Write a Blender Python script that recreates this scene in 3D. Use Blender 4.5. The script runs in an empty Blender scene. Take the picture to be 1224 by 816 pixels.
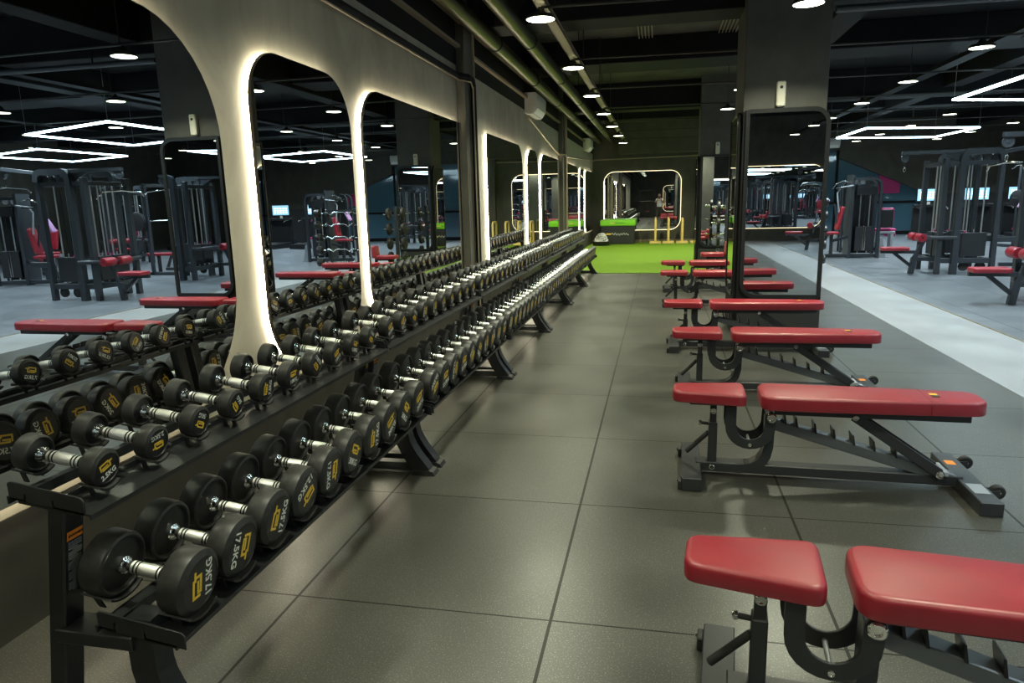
import bpy, bmesh, math, random
from mathutils import Matrix, Vector, Euler
random.seed(7)
PI = math.pi
SC = bpy.context.scene
COL = SC.collection

# ------------------------------------------------------------------ helpers
def tag(o, label=None, cat=None, group=None, kind=None):
    if label: o['label'] = label
    if cat: o['category'] = cat
    if group: o['group'] = group
    if kind: o['kind'] = kind
    return o

def thing(name, label, cat, loc=(0, 0, 0), rz=0.0, group=None, kind=None):
    o = bpy.data.objects.new(name, None)
    o.empty_display_size = 0.1
    COL.objects.link(o)
    o.location = loc
    o.rotation_euler = (0, 0, rz)
    return tag(o, label, cat, group, kind)

def copy_tree(o, parent=None):
    c = o.copy()
    COL.objects.link(c)
    if parent is not None:
        c.parent = parent
    for ch in list(o.children):
        copy_tree(ch, c)
    return c

def T(x, y, z): return Matrix.Translation((x, y, z))
def RX(a): return Matrix.Rotation(a, 4, 'X')
def RY(a): return Matrix.Rotation(a, 4, 'Y')
def RZ(a): return Matrix.Rotation(a, 4, 'Z')

class MB:
    def __init__(self): self.bm = bmesh.new()
    def _merge(self, b, mat=None):
        if mat is not None: bmesh.ops.transform(b, matrix=mat, verts=b.verts)
        vm = {}
        for v in b.verts: vm[v] = self.bm.verts.new(v.co)
        for f in b.faces:
            try: self.bm.faces.new([vm[v] for v in f.verts])
            except ValueError: pass
        b.free()
        return self
    def box(self, x0, x1, y0, y1, z0, z1, bev=0.0, mat=None, seg=1):
        b = bmesh.new()
        bmesh.ops.create_cube(b, size=1)
        bmesh.ops.transform(b, matrix=T((x0+x1)/2, (y0+y1)/2, (z0+z1)/2) @ Matrix.Diagonal((abs(x1-x0), abs(y1-y0), abs(z1-z0), 1)), verts=b.verts)
        if bev > 0:
            bmesh.ops.bevel(b, geom=list(b.edges), offset=bev, segments=seg, affect='EDGES', profile=0.5)
        return self._merge(b, mat)
    def bar(self, p, q, w, h, bev=0.0, up=(0, 0, 1)):
        """rectangular bar from p to q: w across, h along 'up'"""
        p = Vector(p); q = Vector(q); d = q - p; L = d.length; d.normalize()
        u = Vector(up); s = d.cross(u)
        if s.length < 1e-5: s = d.cross(Vector((0, 1, 0)))
        s.normalize(); u = s.cross(d)
        m = Matrix((s, d, u)).transposed().to_4x4()
        m.translation = (p + q) / 2
        return self.box(-w/2, w/2, -L/2, L/2, -h/2, h/2, bev, m)
    def lathe(self, prof, n=24, mat=None, cap=True):
        """prof: (radius, axial) along local Z"""
        b = bmesh.new(); rings = []
        for r, z in prof:
            if r < 1e-6: rings.append([b.verts.new((0, 0, z))])
            else: rings.append([b.verts.new((r*math.cos(2*PI*i/n), r*math.sin(2*PI*i/n), z)) for i in range(n)])
        for a, c in zip(rings[:-1], rings[1:]):
            for i in range(n):
                j = (i+1) % n
                if len(a) == 1 and len(c) == 1: continue
                if len(a) == 1: b.faces.new((a[0], c[j], c[i]))
                elif len(c) == 1: b.faces.new((a[i], a[j], c[0]))
                else: b.faces.new((a[i], a[j], c[j], c[i]))
        if cap:
            if len(rings[0]) > 1: b.faces.new(list(reversed(rings[0])))
            if len(rings[-1]) > 1: b.faces.new(rings[-1])
        bmesh.ops.recalc_face_normals(b, faces=b.faces)
        return self._merge(b, mat)
    def cyl(self, p, q, r, n=16, r2=None, bev=0.0):
        p = Vector(p); q = Vector(q); d = q - p
        m = d.to_track_quat('Z', 'Y').to_matrix().to_4x4(); m.translation = p
        L = d.length; r2 = r if r2 is None else r2
        if bev > 0: prof = [(r-bev, 0), (r, bev), (r2, L-bev), (r2-bev, L)]
        else: prof = [(r, 0), (r2, L)]
        return self.lathe(prof, n, m)
    def tube(self, pts, r, n=10, closed=False):
        b = bmesh.new(); P = [Vector(p) for p in pts]; N = len(P); rings = []
        prev = None
        for i in range(N):
            if closed: t = P[(i+1) % N] - P[i-1]
            elif i == 0: t = P[1] - P[0]
            elif i == N-1: t = P[-1] - P[-2]
            else: t = (P[i+1]-P[i]).normalized() + (P[i]-P[i-1]).normalized()
            t.normalize()
            if prev is None:
                a = t.orthogonal().normalized()
            else:
                a = prev - t*prev.dot(t)
                if a.length < 1e-6: a = t.orthogonal()
                a.normalize()
            prev = a; c = t.cross(a)
            rr = r[i] if isinstance(r, (list, tuple)) else r
            rings.append([b.verts.new(P[i] + (a*math.cos(2*PI*k/n) + c*math.sin(2*PI*k/n))*rr) for k in range(n)])
        M = N if closed else N-1
        for i in range(M):
            A, B = rings[i], rings[(i+1) % N]
            for k in range(n): b.faces.new((A[k], A[(k+1) % n], B[(k+1) % n], B[k]))
        if not closed:
            b.faces.new(list(reversed(rings[0]))); b.faces.new(rings[-1])
        bmesh.ops.recalc_face_normals(b, faces=b.faces)
        return self._merge(b)
    def prism(self, poly, depth, mat=None, bev=0.0):
        """poly in local XY, extruded z 0..depth"""
        b = bmesh.new()
        lo = [b.verts.new((x, y, 0)) for x, y in poly]; hi = [b.verts.new((x, y, depth)) for x, y in poly]
        b.faces.new(list(reversed(lo))); b.faces.new(hi); n = len(poly)
        for i in range(n): b.faces.new((lo[i], lo[(i+1) % n], hi[(i+1) % n], hi[i]))
        bmesh.ops.recalc_face_normals(b, faces=b.faces)
        if bev > 0:
            eds = [e for e in b.edges if abs(e.verts[0].co.z - e.verts[1].co.z) < 1e-7]
            bmesh.ops.bevel(b, geom=eds, offset=bev, segments=1, affect='EDGES')
        return self._merge(b, mat)
    def strip(self, path, w, depth, mat=None, closed=False):
        """thick flat band following a 2D path (local XY), width w, extruded depth"""
        P = [Vector((x, y)) for x, y in path]; n = len(P); L = []; Rr = []
        for i in range(n):
            if closed: a = P[i]-P[i-1]; c = P[(i+1) % n]-P[i]
            else:
                a = P[i]-P[i-1] if i else P[1]-P[0]
                c = P[i+1]-P[i] if i < n-1 else a
            a = a.normalized(); c = c.normalized(); t = (a+c)
            t = t.normalized() if t.length > 1e-6 else a
            nn = Vector((-t.y, t.x)); k = 1/max(0.35, nn.dot(Vector((-a.y, a.x))))
            L.append(P[i]+nn*w/2*k); Rr.append(P[i]-nn*w/2*k)
        b = bmesh.new()
        def ring(i): return [b.verts.new((L[i].x, L[i].y, 0)), b.verts.new((Rr[i].x, Rr[i].y, 0)), b.verts.new((Rr[i].x, Rr[i].y, depth)), b.verts.new((L[i].x, L[i].y, depth))]
        R_ = [ring(i) for i in range(n)]
        for i in range(n if closed else n-1):
            A, B = R_[i], R_[(i+1) % n]
            for k in range(4): b.faces.new((A[k], A[(k+1) % 4], B[(k+1) % 4], B[k]))
        if not closed: b.faces.new(R_[0]); b.faces.new(list(reversed(R_[-1])))
        bmesh.ops.recalc_face_normals(b, faces=b.faces)
        return self._merge(b, mat)
    def sphere(self, c, r, n=12, sc=(1, 1, 1)):
        b = bmesh.new(); bmesh.ops.create_uvsphere(b, u_segments=n, v_segments=max(6, n*2//3), radius=r)
        return self._merge(b, T(*c) @ Matrix.Diagonal((*sc, 1)))
    def mesh(self, name, mat, angle=35):
        me = bpy.data.meshes.new(name)
        self.bm.to_mesh(me); self.bm.free()
        if mat is not None:
            for m in (mat if isinstance(mat, (list, tuple)) else [mat]): me.materials.append(m)
        me.shade_smooth()
        try: me.set_sharp_from_angle(angle=math.radians(angle))
        except Exception: pass
        return me
    def build(self, name, mat, parent=None, angle=35, loc=None):
        o = bpy.data.objects.new(name, self.mesh(name, mat, angle))
        COL.objects.link(o)
        if parent is not None: o.parent = parent
        if loc is not None: o.location = loc
        return o

def part(name, me, parent, loc=(0, 0, 0), rot=None):
    o = bpy.data.objects.new(name, me); COL.objects.link(o); o.parent = parent; o.location = loc
    if rot is not None: o.rotation_euler = rot
    return o

def rrect(x0, x1, y0, y1, r, n=8):
    """rounded rectangle; r = radius or 4 radii (bl, br, tr, tl)"""
    if not isinstance(r, (list, tuple)): r = (r,)*4
    out = []
    for (cx, cy, a0, rr) in ((x0+r[0], y0+r[0], PI, r[0]), (x1-r[1], y0+r[1], 1.5*PI, r[1]), (x1-r[2], y1-r[2], 0, r[2]), (x0+r[3], y1-r[3], .5*PI, r[3])):
        if rr < 1e-4: out.append((cx, cy)); continue
        for i in range(n+1):
            a = a0 + .5*PI*i/n
            out.append((cx+rr*math.cos(a), cy+rr*math.sin(a)))
    return out

# ------------------------------------------------------------------ materials
def mat(name, col, rough=.5, metal=0.0, spec=.5, noise=0.0, nscale=30, bump=0.0, bscale=80, emit=None, estr=0, coat=0, nrough=0.0):
    m = bpy.data.materials.new(name); m.use_nodes = True
    nt = m.node_tree; b = nt.nodes['Principled BSDF']
    b.inputs['Base Color'].default_value = (*col, 1); b.inputs['Roughness'].default_value = rough
    b.inputs['Metallic'].default_value = metal; b.inputs['Specular IOR Level'].default_value = spec
    if coat: b.inputs['Coat Weight'].default_value = coat; b.inputs['Coat Roughness'].default_value = .25
    if emit:
        b.inputs['Emission Color'].default_value = (*emit, 1); b.inputs['Emission Strength'].default_value = estr
    if noise or bump or nrough:
        tc = nt.nodes.new('ShaderNodeTexCoord')
    if noise or nrough:
        n = nt.nodes.new('ShaderNodeTexNoise'); n.inputs['Scale'].default_value = nscale; n.inputs['Detail'].default_value = 6
        nt.links.new(tc.outputs['Object'], n.inputs['Vector'])
        if noise:
            r = nt.nodes.new('ShaderNodeValToRGB')
            r.color_ramp.elements[0].position = .3; r.color_ramp.elements[1].position = .72
            r.color_ramp.elements[0].color = (*[c*(1-noise) for c in col], 1)
            r.color_ramp.elements[1].color = (*[min(1, c*(1+noise)) for c in col], 1)
            nt.links.new(n.outputs['Fac'], r.inputs['Fac']); nt.links.new(r.outputs['Color'], b.inputs['Base Color'])
        if nrough:
            mr = nt.nodes.new('ShaderNodeMapRange'); mr.inputs['To Min'].default_value = max(.02, rough-nrough); mr.inputs['To Max'].default_value = min(1, rough+nrough)
            nt.links.new(n.outputs['Fac'], mr.inputs['Value']); nt.links.new(mr.outputs['Result'], b.inputs['Roughness'])
    if bump:
        n2 = nt.nodes.new('ShaderNodeTexNoise'); n2.inputs['Scale'].default_value = bscale; n2.inputs['Detail'].default_value = 4
        nt.links.new(tc.outputs['Object'], n2.inputs['Vector'])
        bp = nt.nodes.new('ShaderNodeBump'); bp.inputs['Strength'].default_value = bump; bp.inputs['Distance'].default_value = .004
        nt.links.new(n2.outputs['Fac'], bp.inputs['Height']); nt.links.new(bp.outputs['Normal'], b.inputs['Normal'])
    return m

M = {}
M['rubber'] = mat('dumbbell_rubber', (.020, .020, .019), .44, spec=.40, noise=.25, nscale=60, bump=.05, bscale=300)
M['face'] = mat('dumbbell_face', (.012, .012, .013), .38, spec=.4)
M['chrome'] = mat('chrome', (.86, .86, .84), .12, 1.0)
M['rod'] = mat('guide_rod_chrome', (.9, .92, .93), .32, 1.0)
M['knurl'] = mat('knurled_steel', (.92, .92, .90), .30, 1.0, bump=.4, bscale=700)
M['yellow'] = mat('logo_yellow', (.80, .52, .045), .5)
M['white'] = mat('print_white', (.78, .80, .74), .5)
M['black'] = mat('black_steel', (.013, .014, .015), .36, spec=.42, noise=.15, nscale=40)
M['benchblack'] = mat('bench_steel', (.026, .028, .031), .36, spec=.5)
M['ladder'] = mat('ladder_steel', (.12, .13, .14), .3, .4)
M['rubberblack'] = mat('rubber_black', (.012, .012, .012), .6)
M['red'] = mat('red_vinyl', (.265, .009, .021), .38, spec=.8, noise=.08, nscale=12, bump=.12, bscale=500, nrough=.05)
M['redseam'] = mat('red_seam', (.20, .008, .014), .5)
M['magenta'] = mat('magenta_vinyl', (.42, .02, .13), .4, bump=.1, bscale=400)
M['violet'] = mat('violet_vinyl', (.52, .28, .52), .4)
M['machine'] = mat('machine_steel', (.030, .036, .042), .38, noise=.1, nscale=10)
M['greysteel'] = mat('grey_steel', (.34, .36, .38), .4, .2)
M['plate'] = mat('weight_plate', (.018, .019, .021), .45)
M['orange'] = mat('sticker_orange', (.75, .22, .02), .5)
M['grey_print'] = mat('sticker_grey', (.16, .17, .18), .6)
M['beige'] = mat('beige_plastic', (.62, .60, .50), .45)
M['acplastic'] = mat('ac_plastic', (.58, .57, .50), .4)
M['mirror'] = mat('mirror_silver', (.74, .77, .78), .0, 1.0)
M['mirrorback'] = mat('mirror_edge', (.03, .022, .015), .3)
M['pipe'] = mat('pipe_olive', (.10, .09, .042), .34, .9, noise=.15, nscale=6)
M['bronze'] = mat('trunking_bronze', (.30, .24, .16), .45, .3)
M['blackpaint'] = mat('black_paint', (.007, .007, .008), .7, spec=.2, noise=.2, nscale=4)
M['slab'] = mat('ceiling_concrete', (.060, .056, .040), .8, noise=.35, nscale=2.2, bump=.3, bscale=12)
M['dado'] = mat('dado_paint', (.040, .036, .028), .5, noise=.2, nscale=5)
M['rail'] = mat('rail_dark', (.035, .034, .028), .4, .3)
M['pillar'] = mat('pillar_paint', (.078, .077, .066), .6, noise=.15, nscale=5, bump=.05, bscale=40)
M['green'] = mat('green_vinyl', (.22, .62, .03), .45)
M['gold'] = mat('yellow_wood', (.80, .56, .17), .5, noise=.1, nscale=14)
M['boxblack'] = mat('box_black', (.022, .022, .022), .55)
M['brass'] = mat('brass_trim', (.34, .27, .14), .35, .8)
M['darkglass'] = mat('dark_glass', (.06, .13, .17), .06, spec=.8)
M['screen'] = mat('screen', (.02, .05, .08), .2, emit=(.30, .62, .85), estr=1.6)
M['screenline'] = mat('screen_ui', (.5, .6, .65), .2, emit=(.85, .95, 1.0), estr=2.2)
M['rope'] = mat('rope', (.50, .50, .47), .7, noise=.5, nscale=20)
M['skin'] = mat('skin', (.42, .22, .15), .5, noise=.08, nscale=12)
M['hair'] = mat('hair', (.012, .009, .007), .5)
M['tshirt'] = mat('white_cotton', (.75, .75, .73), .8, bump=.2, bscale=60)
M['trousers'] = mat('olive_trousers', (.055, .05, .035), .8, bump=.2, bscale=60)
M['shoes'] = mat('shoe_black', (.02, .02, .02), .5)
M['poster'] = mat('magenta_poster', (.45, .02, .14), .5)
M['lens'] = mat('lens_glass', (.01, .01, .015), .05)

def emitter(name, col, s):
    m = bpy.data.materials.new(name); m.use_nodes = True; nt = m.node_tree
    nt.nodes.remove(nt.nodes['Principled BSDF'])
    e = nt.nodes.new('ShaderNodeEmission'); e.inputs['Color'].default_value = (*col, 1); e.inputs['Strength'].default_value = s
    nt.links.new(e.outputs['Emission'], nt.nodes['Material Output'].inputs['Surface'])
    return m
WARM = (1.0, .90, .66)
COOL = (.62, .88, 1.0)
M['led'] = emitter('led_warm', WARM, 32)
M['led_soft'] = emitter('led_warm_soft', (1.0, .84, .50), 3.2)
M['downlight'] = emitter('downlight_diffuser', (.93, 1.0, .74), 11)
M['hexled'] = emitter('led_cool', COOL, 22)

def plaster(name, c0, c1):
    m = bpy.data.materials.new(name); m.use_nodes = True; nt = m.node_tree; b = nt.nodes['Principled BSDF']
    tc = nt.nodes.new('ShaderNodeTexCoord')
    mp = nt.nodes.new('ShaderNodeMapping'); mp.inputs['Scale'].default_value = (1, 1, .55)
    nt.links.new(tc.outputs['Object'], mp.inputs['Vector'])
    n = nt.nodes.new('ShaderNodeTexNoise'); n.inputs['Scale'].default_value = 2.6; n.inputs['Detail'].default_value = 8; n.inputs['Roughness'].default_value = .62; n.inputs['Distortion'].default_value = .8
    nt.links.new(mp.outputs['Vector'], n.inputs['Vector'])
    r = nt.nodes.new('ShaderNodeValToRGB'); r.color_ramp.elements[0].position = .32; r.color_ramp.elements[1].position = .7
    r.color_ramp.elements[0].color = (*c0, 1); r.color_ramp.elements[1].color = (*c1, 1)
    nt.links.new(n.outputs['Fac'], r.inputs['Fac']); nt.links.new(r.outputs['Color'], b.inputs['Base Color'])
    b.inputs['Roughness'].default_value = .62; b.inputs['Specular IOR Level'].default_value = .35
    bp = nt.nodes.new('ShaderNodeBump'); bp.inputs['Strength'].default_value = .25; bp.inputs['Distance'].default_value = .006
    nt.links.new(n.outputs['Fac'], bp.inputs['Height']); nt.links.new(bp.outputs['Normal'], b.inputs['Normal'])
    return m
M['plaster'] = plaster('olive_grey_plaster', (.27, .25, .195), (.39, .365, .29))
M['midplaster'] = plaster('mid_plaster', (.085, .080, .064), (.13, .122, .098))
M['darkplaster'] = plaster('dark_plaster', (.052, .048, .037), (.085, .079, .061))

def rubber_floor(name, base, speck, tile, ox, oy, rough, joint=.006, specamt=.60):
    """speckled rubber tiles: joints from world X/Y, flecks from a fine noise"""
    m = bpy.data.materials.new(name); m.use_nodes = True; nt = m.node_tree; b = nt.nodes['Principled BSDF']; L = nt.links
    tc = nt.nodes.new('ShaderNodeTexCoord'); sx = nt.nodes.new('ShaderNodeSeparateXYZ'); L.new(tc.outputs['Object'], sx.inputs[0])
    def math_(op, a, bv=None, c=None):
        nd = nt.nodes.new('ShaderNodeMath'); nd.operation = op
        for i, v in enumerate((a, bv, c)):
            if v is None: continue
            if isinstance(v, (int, float)): nd.inputs[i].default_value = v
            else: L.new(v, nd.inputs[i])
        return nd.outputs[0]
    masks = []; cells = []
    for ax, off in (('X', ox), ('Y', oy)):
        u = math_('DIVIDE', math_('SUBTRACT', sx.outputs[ax], off), tile)
        fr = math_('FRACT', u); cells.append(math_('FLOOR', u))
        d = math_('MINIMUM', fr, math_('SUBTRACT', 1.0, fr))
        masks.append(math_('LESS_THAN', d, (joint*1.0 if ax == 'X' else joint*.62)/tile))
    jm = math_('MAXIMUM', masks[0], masks[1])
    cb = nt.nodes.new('ShaderNodeCombineXYZ'); L.new(cells[0], cb.inputs[0]); L.new(cells[1], cb.inputs[1])
    wn = nt.nodes.new('ShaderNodeTexWhiteNoise'); wn.noise_dimensions = '3D'; L.new(cb.outputs[0], wn.inputs['Vector'])
    big = nt.nodes.new('ShaderNodeTexNoise'); big.inputs['Scale'].default_value = 1.7; big.inputs['Detail'].default_value = 5; L.new(tc.outputs['Object'], big.inputs['Vector'])
    fine = nt.nodes.new('ShaderNodeTexNoise'); fine.inputs['Scale'].default_value = 190; fine.inputs['Detail'].default_value = 2; L.new(tc.outputs['Object'], fine.inputs['Vector'])
    sp = nt.nodes.new('ShaderNodeValToRGB'); sp.color_ramp.elements[0].position = specamt; sp.color_ramp.elements[1].position = specamt+.07; L.new(fine.outputs['Fac'], sp.inputs['Fac'])
    mixs = nt.nodes.new('ShaderNodeMixRGB'); mixs.inputs[1].default_value = (*base, 1); mixs.inputs[2].default_value = (*speck, 1); L.new(sp.outputs['Color'], mixs.inputs[0])
    val = math_('ADD', math_('MULTIPLY', wn.outputs['Value'], .22), math_('MULTIPLY', big.outputs['Fac'], .5))
    val = math_('ADD', val, .62)
    mv = nt.nodes.new('ShaderNodeVectorMath'); mv.operation = 'SCALE'; L.new(mixs.outputs[0], mv.inputs[0]); L.new(val, mv.inputs['Scale'])
    mj = nt.nodes.new('ShaderNodeMixRGB'); L.new(jm, mj.inputs[0]); L.new(mv.outputs[0], mj.inputs[1]); mj.inputs[2].default_value = (*[c*.55 for c in base], 1)
    L.new(mj.outputs[0], b.inputs['Base Color'])
    rr = nt.nodes.new('ShaderNodeMapRange'); rr.inputs['From Min'].default_value = .3; rr.inputs['From Max'].default_value = .7; rr.inputs['To Min'].default_value = rough-.02; rr.inputs['To Max'].default_value = rough+.07; L.new(big.outputs['Fac'], rr.inputs['Value']); L.new(rr.outputs[0], b.inputs['Roughness'])
    L.new(math_('SUBTRACT', 1.0, math_('MULTIPLY', jm, .85)), b.inputs['Specular IOR Level'])
    bp = nt.nodes.new('ShaderNodeBump'); bp.inputs['Strength'].default_value = .05; bp.inputs['Distance'].default_value = .002
    hh = math_('MULTIPLY', jm, -2.0); L.new(hh, bp.inputs['Height']); L.new(bp.outputs['Normal'], b.inputs['Normal'])
    return m
TX, TY = -.3623, 2.2565
M['floor'] = rubber_floor('rubber_tiles', (.034, .034, .027), (.19, .19, .16), 1.0, TX, TY, .31)
M['floor2'] = rubber_floor('rubber_tiles_machine_area', (.10, .112, .122), (.22, .24, .25), 1.0, TX+.2, TY, .32)
M['pathfloor'] = rubber_floor('vinyl_path', (.20, .205, .205), (.30, .31, .31), 60.0, -30.3, -20.7, .38)
m_ = mat('artificial_turf', (.105, .19, .011), .85, spec=.15, noise=.45, nscale=55, bump=1.0, bscale=220); M['turf'] = m_

def stripes(name, base, line, period, frac, axis='Z'):
    """thin printed lines (object space)"""
    m = bpy.data.materials.new(name); m.use_nodes = True; nt = m.node_tree; b = nt.nodes['Principled BSDF']; L = nt.links
    tc = nt.nodes.new('ShaderNodeTexCoord'); sx = nt.nodes.new('ShaderNodeSeparateXYZ'); L.new(tc.outputs['Object'], sx.inputs[0])
    d = nt.nodes.new('ShaderNodeMath'); d.operation = 'DIVIDE'; L.new(sx.outputs[axis], d.inputs[0]); d.inputs[1].default_value = period
    f = nt.nodes.new('ShaderNodeMath'); f.operation = 'FRACT'; L.new(d.outputs[0], f.inputs[0])
    g = nt.nodes.new('ShaderNodeMath'); g.operation = 'LESS_THAN'; L.new(f.outputs[0], g.inputs[0]); g.inputs[1].default_value = frac
    mx = nt.nodes.new('ShaderNodeMixRGB'); L.new(g.outputs[0], mx.inputs[0]); mx.inputs[1].default_value = (*base, 1); mx.inputs[2].default_value = (*line, 1)
    L.new(mx.outputs[0], b.inputs['Base Color']); b.inputs['Roughness'].default_value = .45
    return m
M['stack'] = stripes('stack_plates', (.022, .024, .027), (.004, .004, .004), .034, .12)

# ------------------------------------------------------------------ camera
cam = bpy.data.cameras.new('camera'); co = bpy.data.objects.new('camera', cam); COL.objects.link(co)
R0 = ((0.97887537, 0.20298391, -0.02450604), (-0.01654857, 0.19812323, 0.98003741), (-0.20378704, 0.95892894, -0.19729704))
mw = Matrix(((R0[0][0], R0[1][0], -R0[2][0], 0), (R0[0][1], R0[1][1], -R0[2][1], 0), (R0[0][2], R0[1][2], -R0[2][2], 1.4977), (0, 0, 0, 1)))
co.matrix_world = mw
cam.sensor_width = 36; cam.lens = 832.39/1224*36; cam.clip_start = .03; cam.clip_end = 200
SC.camera = co

# ------------------------------------------------------------------ room
WX = -2.25            # wall face
MX = -2.195           # mirror face
YB, YF, YR = -9.0, 24.6, 27.4
XR = 15.0
ZC = 4.0
def S(mb, name, m, label, cat): return tag(mb.build(name, m), label, cat, kind='structure')

S(MB().box(WX, 2.63, YB, 14.36, -.1, 0), 'floor_aisle', M['floor'], 'dark speckled rubber tile floor of the aisle between racks and benches', 'floor')
S(MB().box(2.63, 3.565, YB, YR, -.1, .001), 'floor_path', M['pathfloor'], 'pale grey walkway strip running beside the bench area', 'floor')
S(MB().box(3.585, XR, YB, YR, -.1, 0), 'floor_machines', M['floor2'], 'grey rubber floor under the cable machines', 'floor')
S(MB().box(2.0, 2.63, 14.36, YR, -.1, 0), 'floor_strip', M['floor'], 'dark rubber floor strip beside the green turf', 'floor')
S(MB().box(3.565, 3.585, YB, YR, -.1, .006), 'trim_1', M['brass'], 'thin brass strip along the edge of the pale walkway', 'trim')
S(MB().box(WX, 2.0, 14.36, YF, -.1, .014), 'floor_turf', M['turf'], 'bright green artificial turf at the far end of the aisle', 'turf')
S(MB().box(WX-.2, 1.9, YB-.2, YR+.2, ZC, ZC+.15), 'ceiling', M['slab'], 'dark olive bare concrete ceiling slab over the aisle', 'ceiling')
S(MB().box(1.9, XR+.2, YB-.2, YR+.9, ZC, ZC+.15), 'ceiling_machines', M['blackpaint'], 'black painted ceiling over the machine area', 'ceiling')
S(MB().box(WX, WX+.006, YB, YF, 0, .44), 'baseboard_left', M['dado'], 'dark painted lower band of the left wall behind the racks', 'wall band')
S(MB().box(WX, WX+.006, YB, YF, 3.0, ZC), 'trim_40', M['blackpaint'], 'black band at the top of the left wall, standing in for light falloff', 'wall band')  # added black strip: shade of the unlit upper wall put into colour
S(MB().box(WX-.25, WX, YB-.2, YF, -.1, ZC), 'wall_left', M['plaster'], 'olive grey plaster wall behind the dumbbell racks', 'wall')
S(MB().box(WX-.25, 2.0, YF, YF+.2, -.1, ZC), 'wall_back', M['darkplaster'], 'plaster end wall behind the green turf', 'wall')
S(MB().box(1.9, 2.1, YF, YR, -.1, ZC), 'wall_return', M['darkplaster'], 'short dark return wall beside the turf end', 'wall')
S(MB().box(WX-.25, XR+.2, YB-.2, YB, -.1, ZC), 'wall_front', M['darkplaster'], 'dark wall behind the camera end of the gym', 'wall')
S(MB().box(XR, XR+.2, YB, YR+.2, -.1, ZC), 'wall_right', M['darkplaster'], 'dark wall on the far side of the machine area', 'wall')
# far right wall: dark stair soffit above a sloping line, glass below it
S(MB().box(2.0, XR, YR+.6, YR+.8, -.1, ZC), 'wall_far', M['darkplaster'], 'dark wall behind the glazed far corner', 'wall')
pp = [(2.1, 3.0), (6.25, 3.0), (6.25, 2.72), (9.3, 1.38), (XR, 1.38), (XR, ZC), (2.1, ZC)]
S(MB().prism(pp, .25, T(0, YR+.25, 0) @ RX(PI/2)), 'wall_stair', M['darkplaster'], 'dark wall under the stairs with a sloping lower edge', 'wall')
S(MB().box(9.0, XR, YR, YR+.2, 0, 1.4), 'wall_low', M['boxblack'], 'low black wall behind the treadmills', 'wall')
w = thing('window_1', 'tall blue tinted glass partition under the sloping dark wall', 'window', (0, YR+.28, 0), kind='structure')
MB().box(2.1, 9.2, 0, .02, .0, 3.0).build('glass_pane', M['darkglass'], w)
f = MB()
for x in (3.2, 4.6, 6.25, 7.8): f.box(x-.04, x+.04, -.04, .03, 0, 3.0)
f.box(2.1, 9.2, -.04, .03, 1.10, 1.18); f.box(2.1, 9.2, -.05, .03, 0, .12)
f.build('window_frame', M['blackpaint'], w)
tag(MB().box(7.65, 8.35, YR+.2, YR+.23, 1.45, 2.45, .004).build('wall_poster', M['poster']), 'plain magenta poster on the glass beside the sloping wall', 'poster')

# pilasters on the left wall, with conduits
for i, (y0, y1) in enumerate(((7.93, 8.36), (16.15, 16.65))):
    S(MB().box(WX, WX+.10, y0, y1, 0, ZC, .004), 'trim_%d' % (2+i), M['midplaster'], ('nearer' if i == 0 else 'farther') + ' plaster pilaster on the left wall between mirror groups', 'pilaster')
S(MB().box(1.28, 1.60, YF-.18, YF, 0, ZC, .004), 'trim_4', M['darkplaster'], 'plaster pilaster on the end wall right of the turf mirror', 'pilaster')
S(MB().box(WX, 2.0, YF-.03, YF, .014, .10), 'baseboard_back', M['bronze'], 'brown skirting at the foot of the end wall', 'baseboard')

# beams
k = 0
for y in (-.3, 8.15, 16.35):
    S(MB().box(WX, XR, y, y+.5, 3.42, ZC, .01), 'trim_%d' % (10+k), M['blackpaint'], 'deep black ceiling beam, %s across the room' % ('first', 'second', 'third')[k], 'beam'); k += 1
for y in (3.9, 11.9, 20.2):
    S(MB().box(WX, XR, y, y+.9, 3.62, ZC, .01), 'trim_%d' % (10+k), M['blackpaint'], 'wide shallow black ceiling beam, %s from the camera' % ('first', 'second', 'third')[k-3], 'beam'); k += 1
for x in (2.0, 5.6, 9.9):
    S(MB().box(x, x+.35, YB, YR, 3.55, ZC, .01), 'trim_%d' % (10+k), M['blackpaint'], 'long black ceiling beam %s' % ('beside the pillars', 'over the cable towers', 'near the far wall')[k-6], 'beam'); k += 1
S(MB().box(-1.35, 2.0, YF-.5, YF, 2.95, ZC, .01), 'trim_%d' % (10+k), M['darkplaster'], 'dark bulkhead over the turf end', 'bulkhead')

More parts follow.
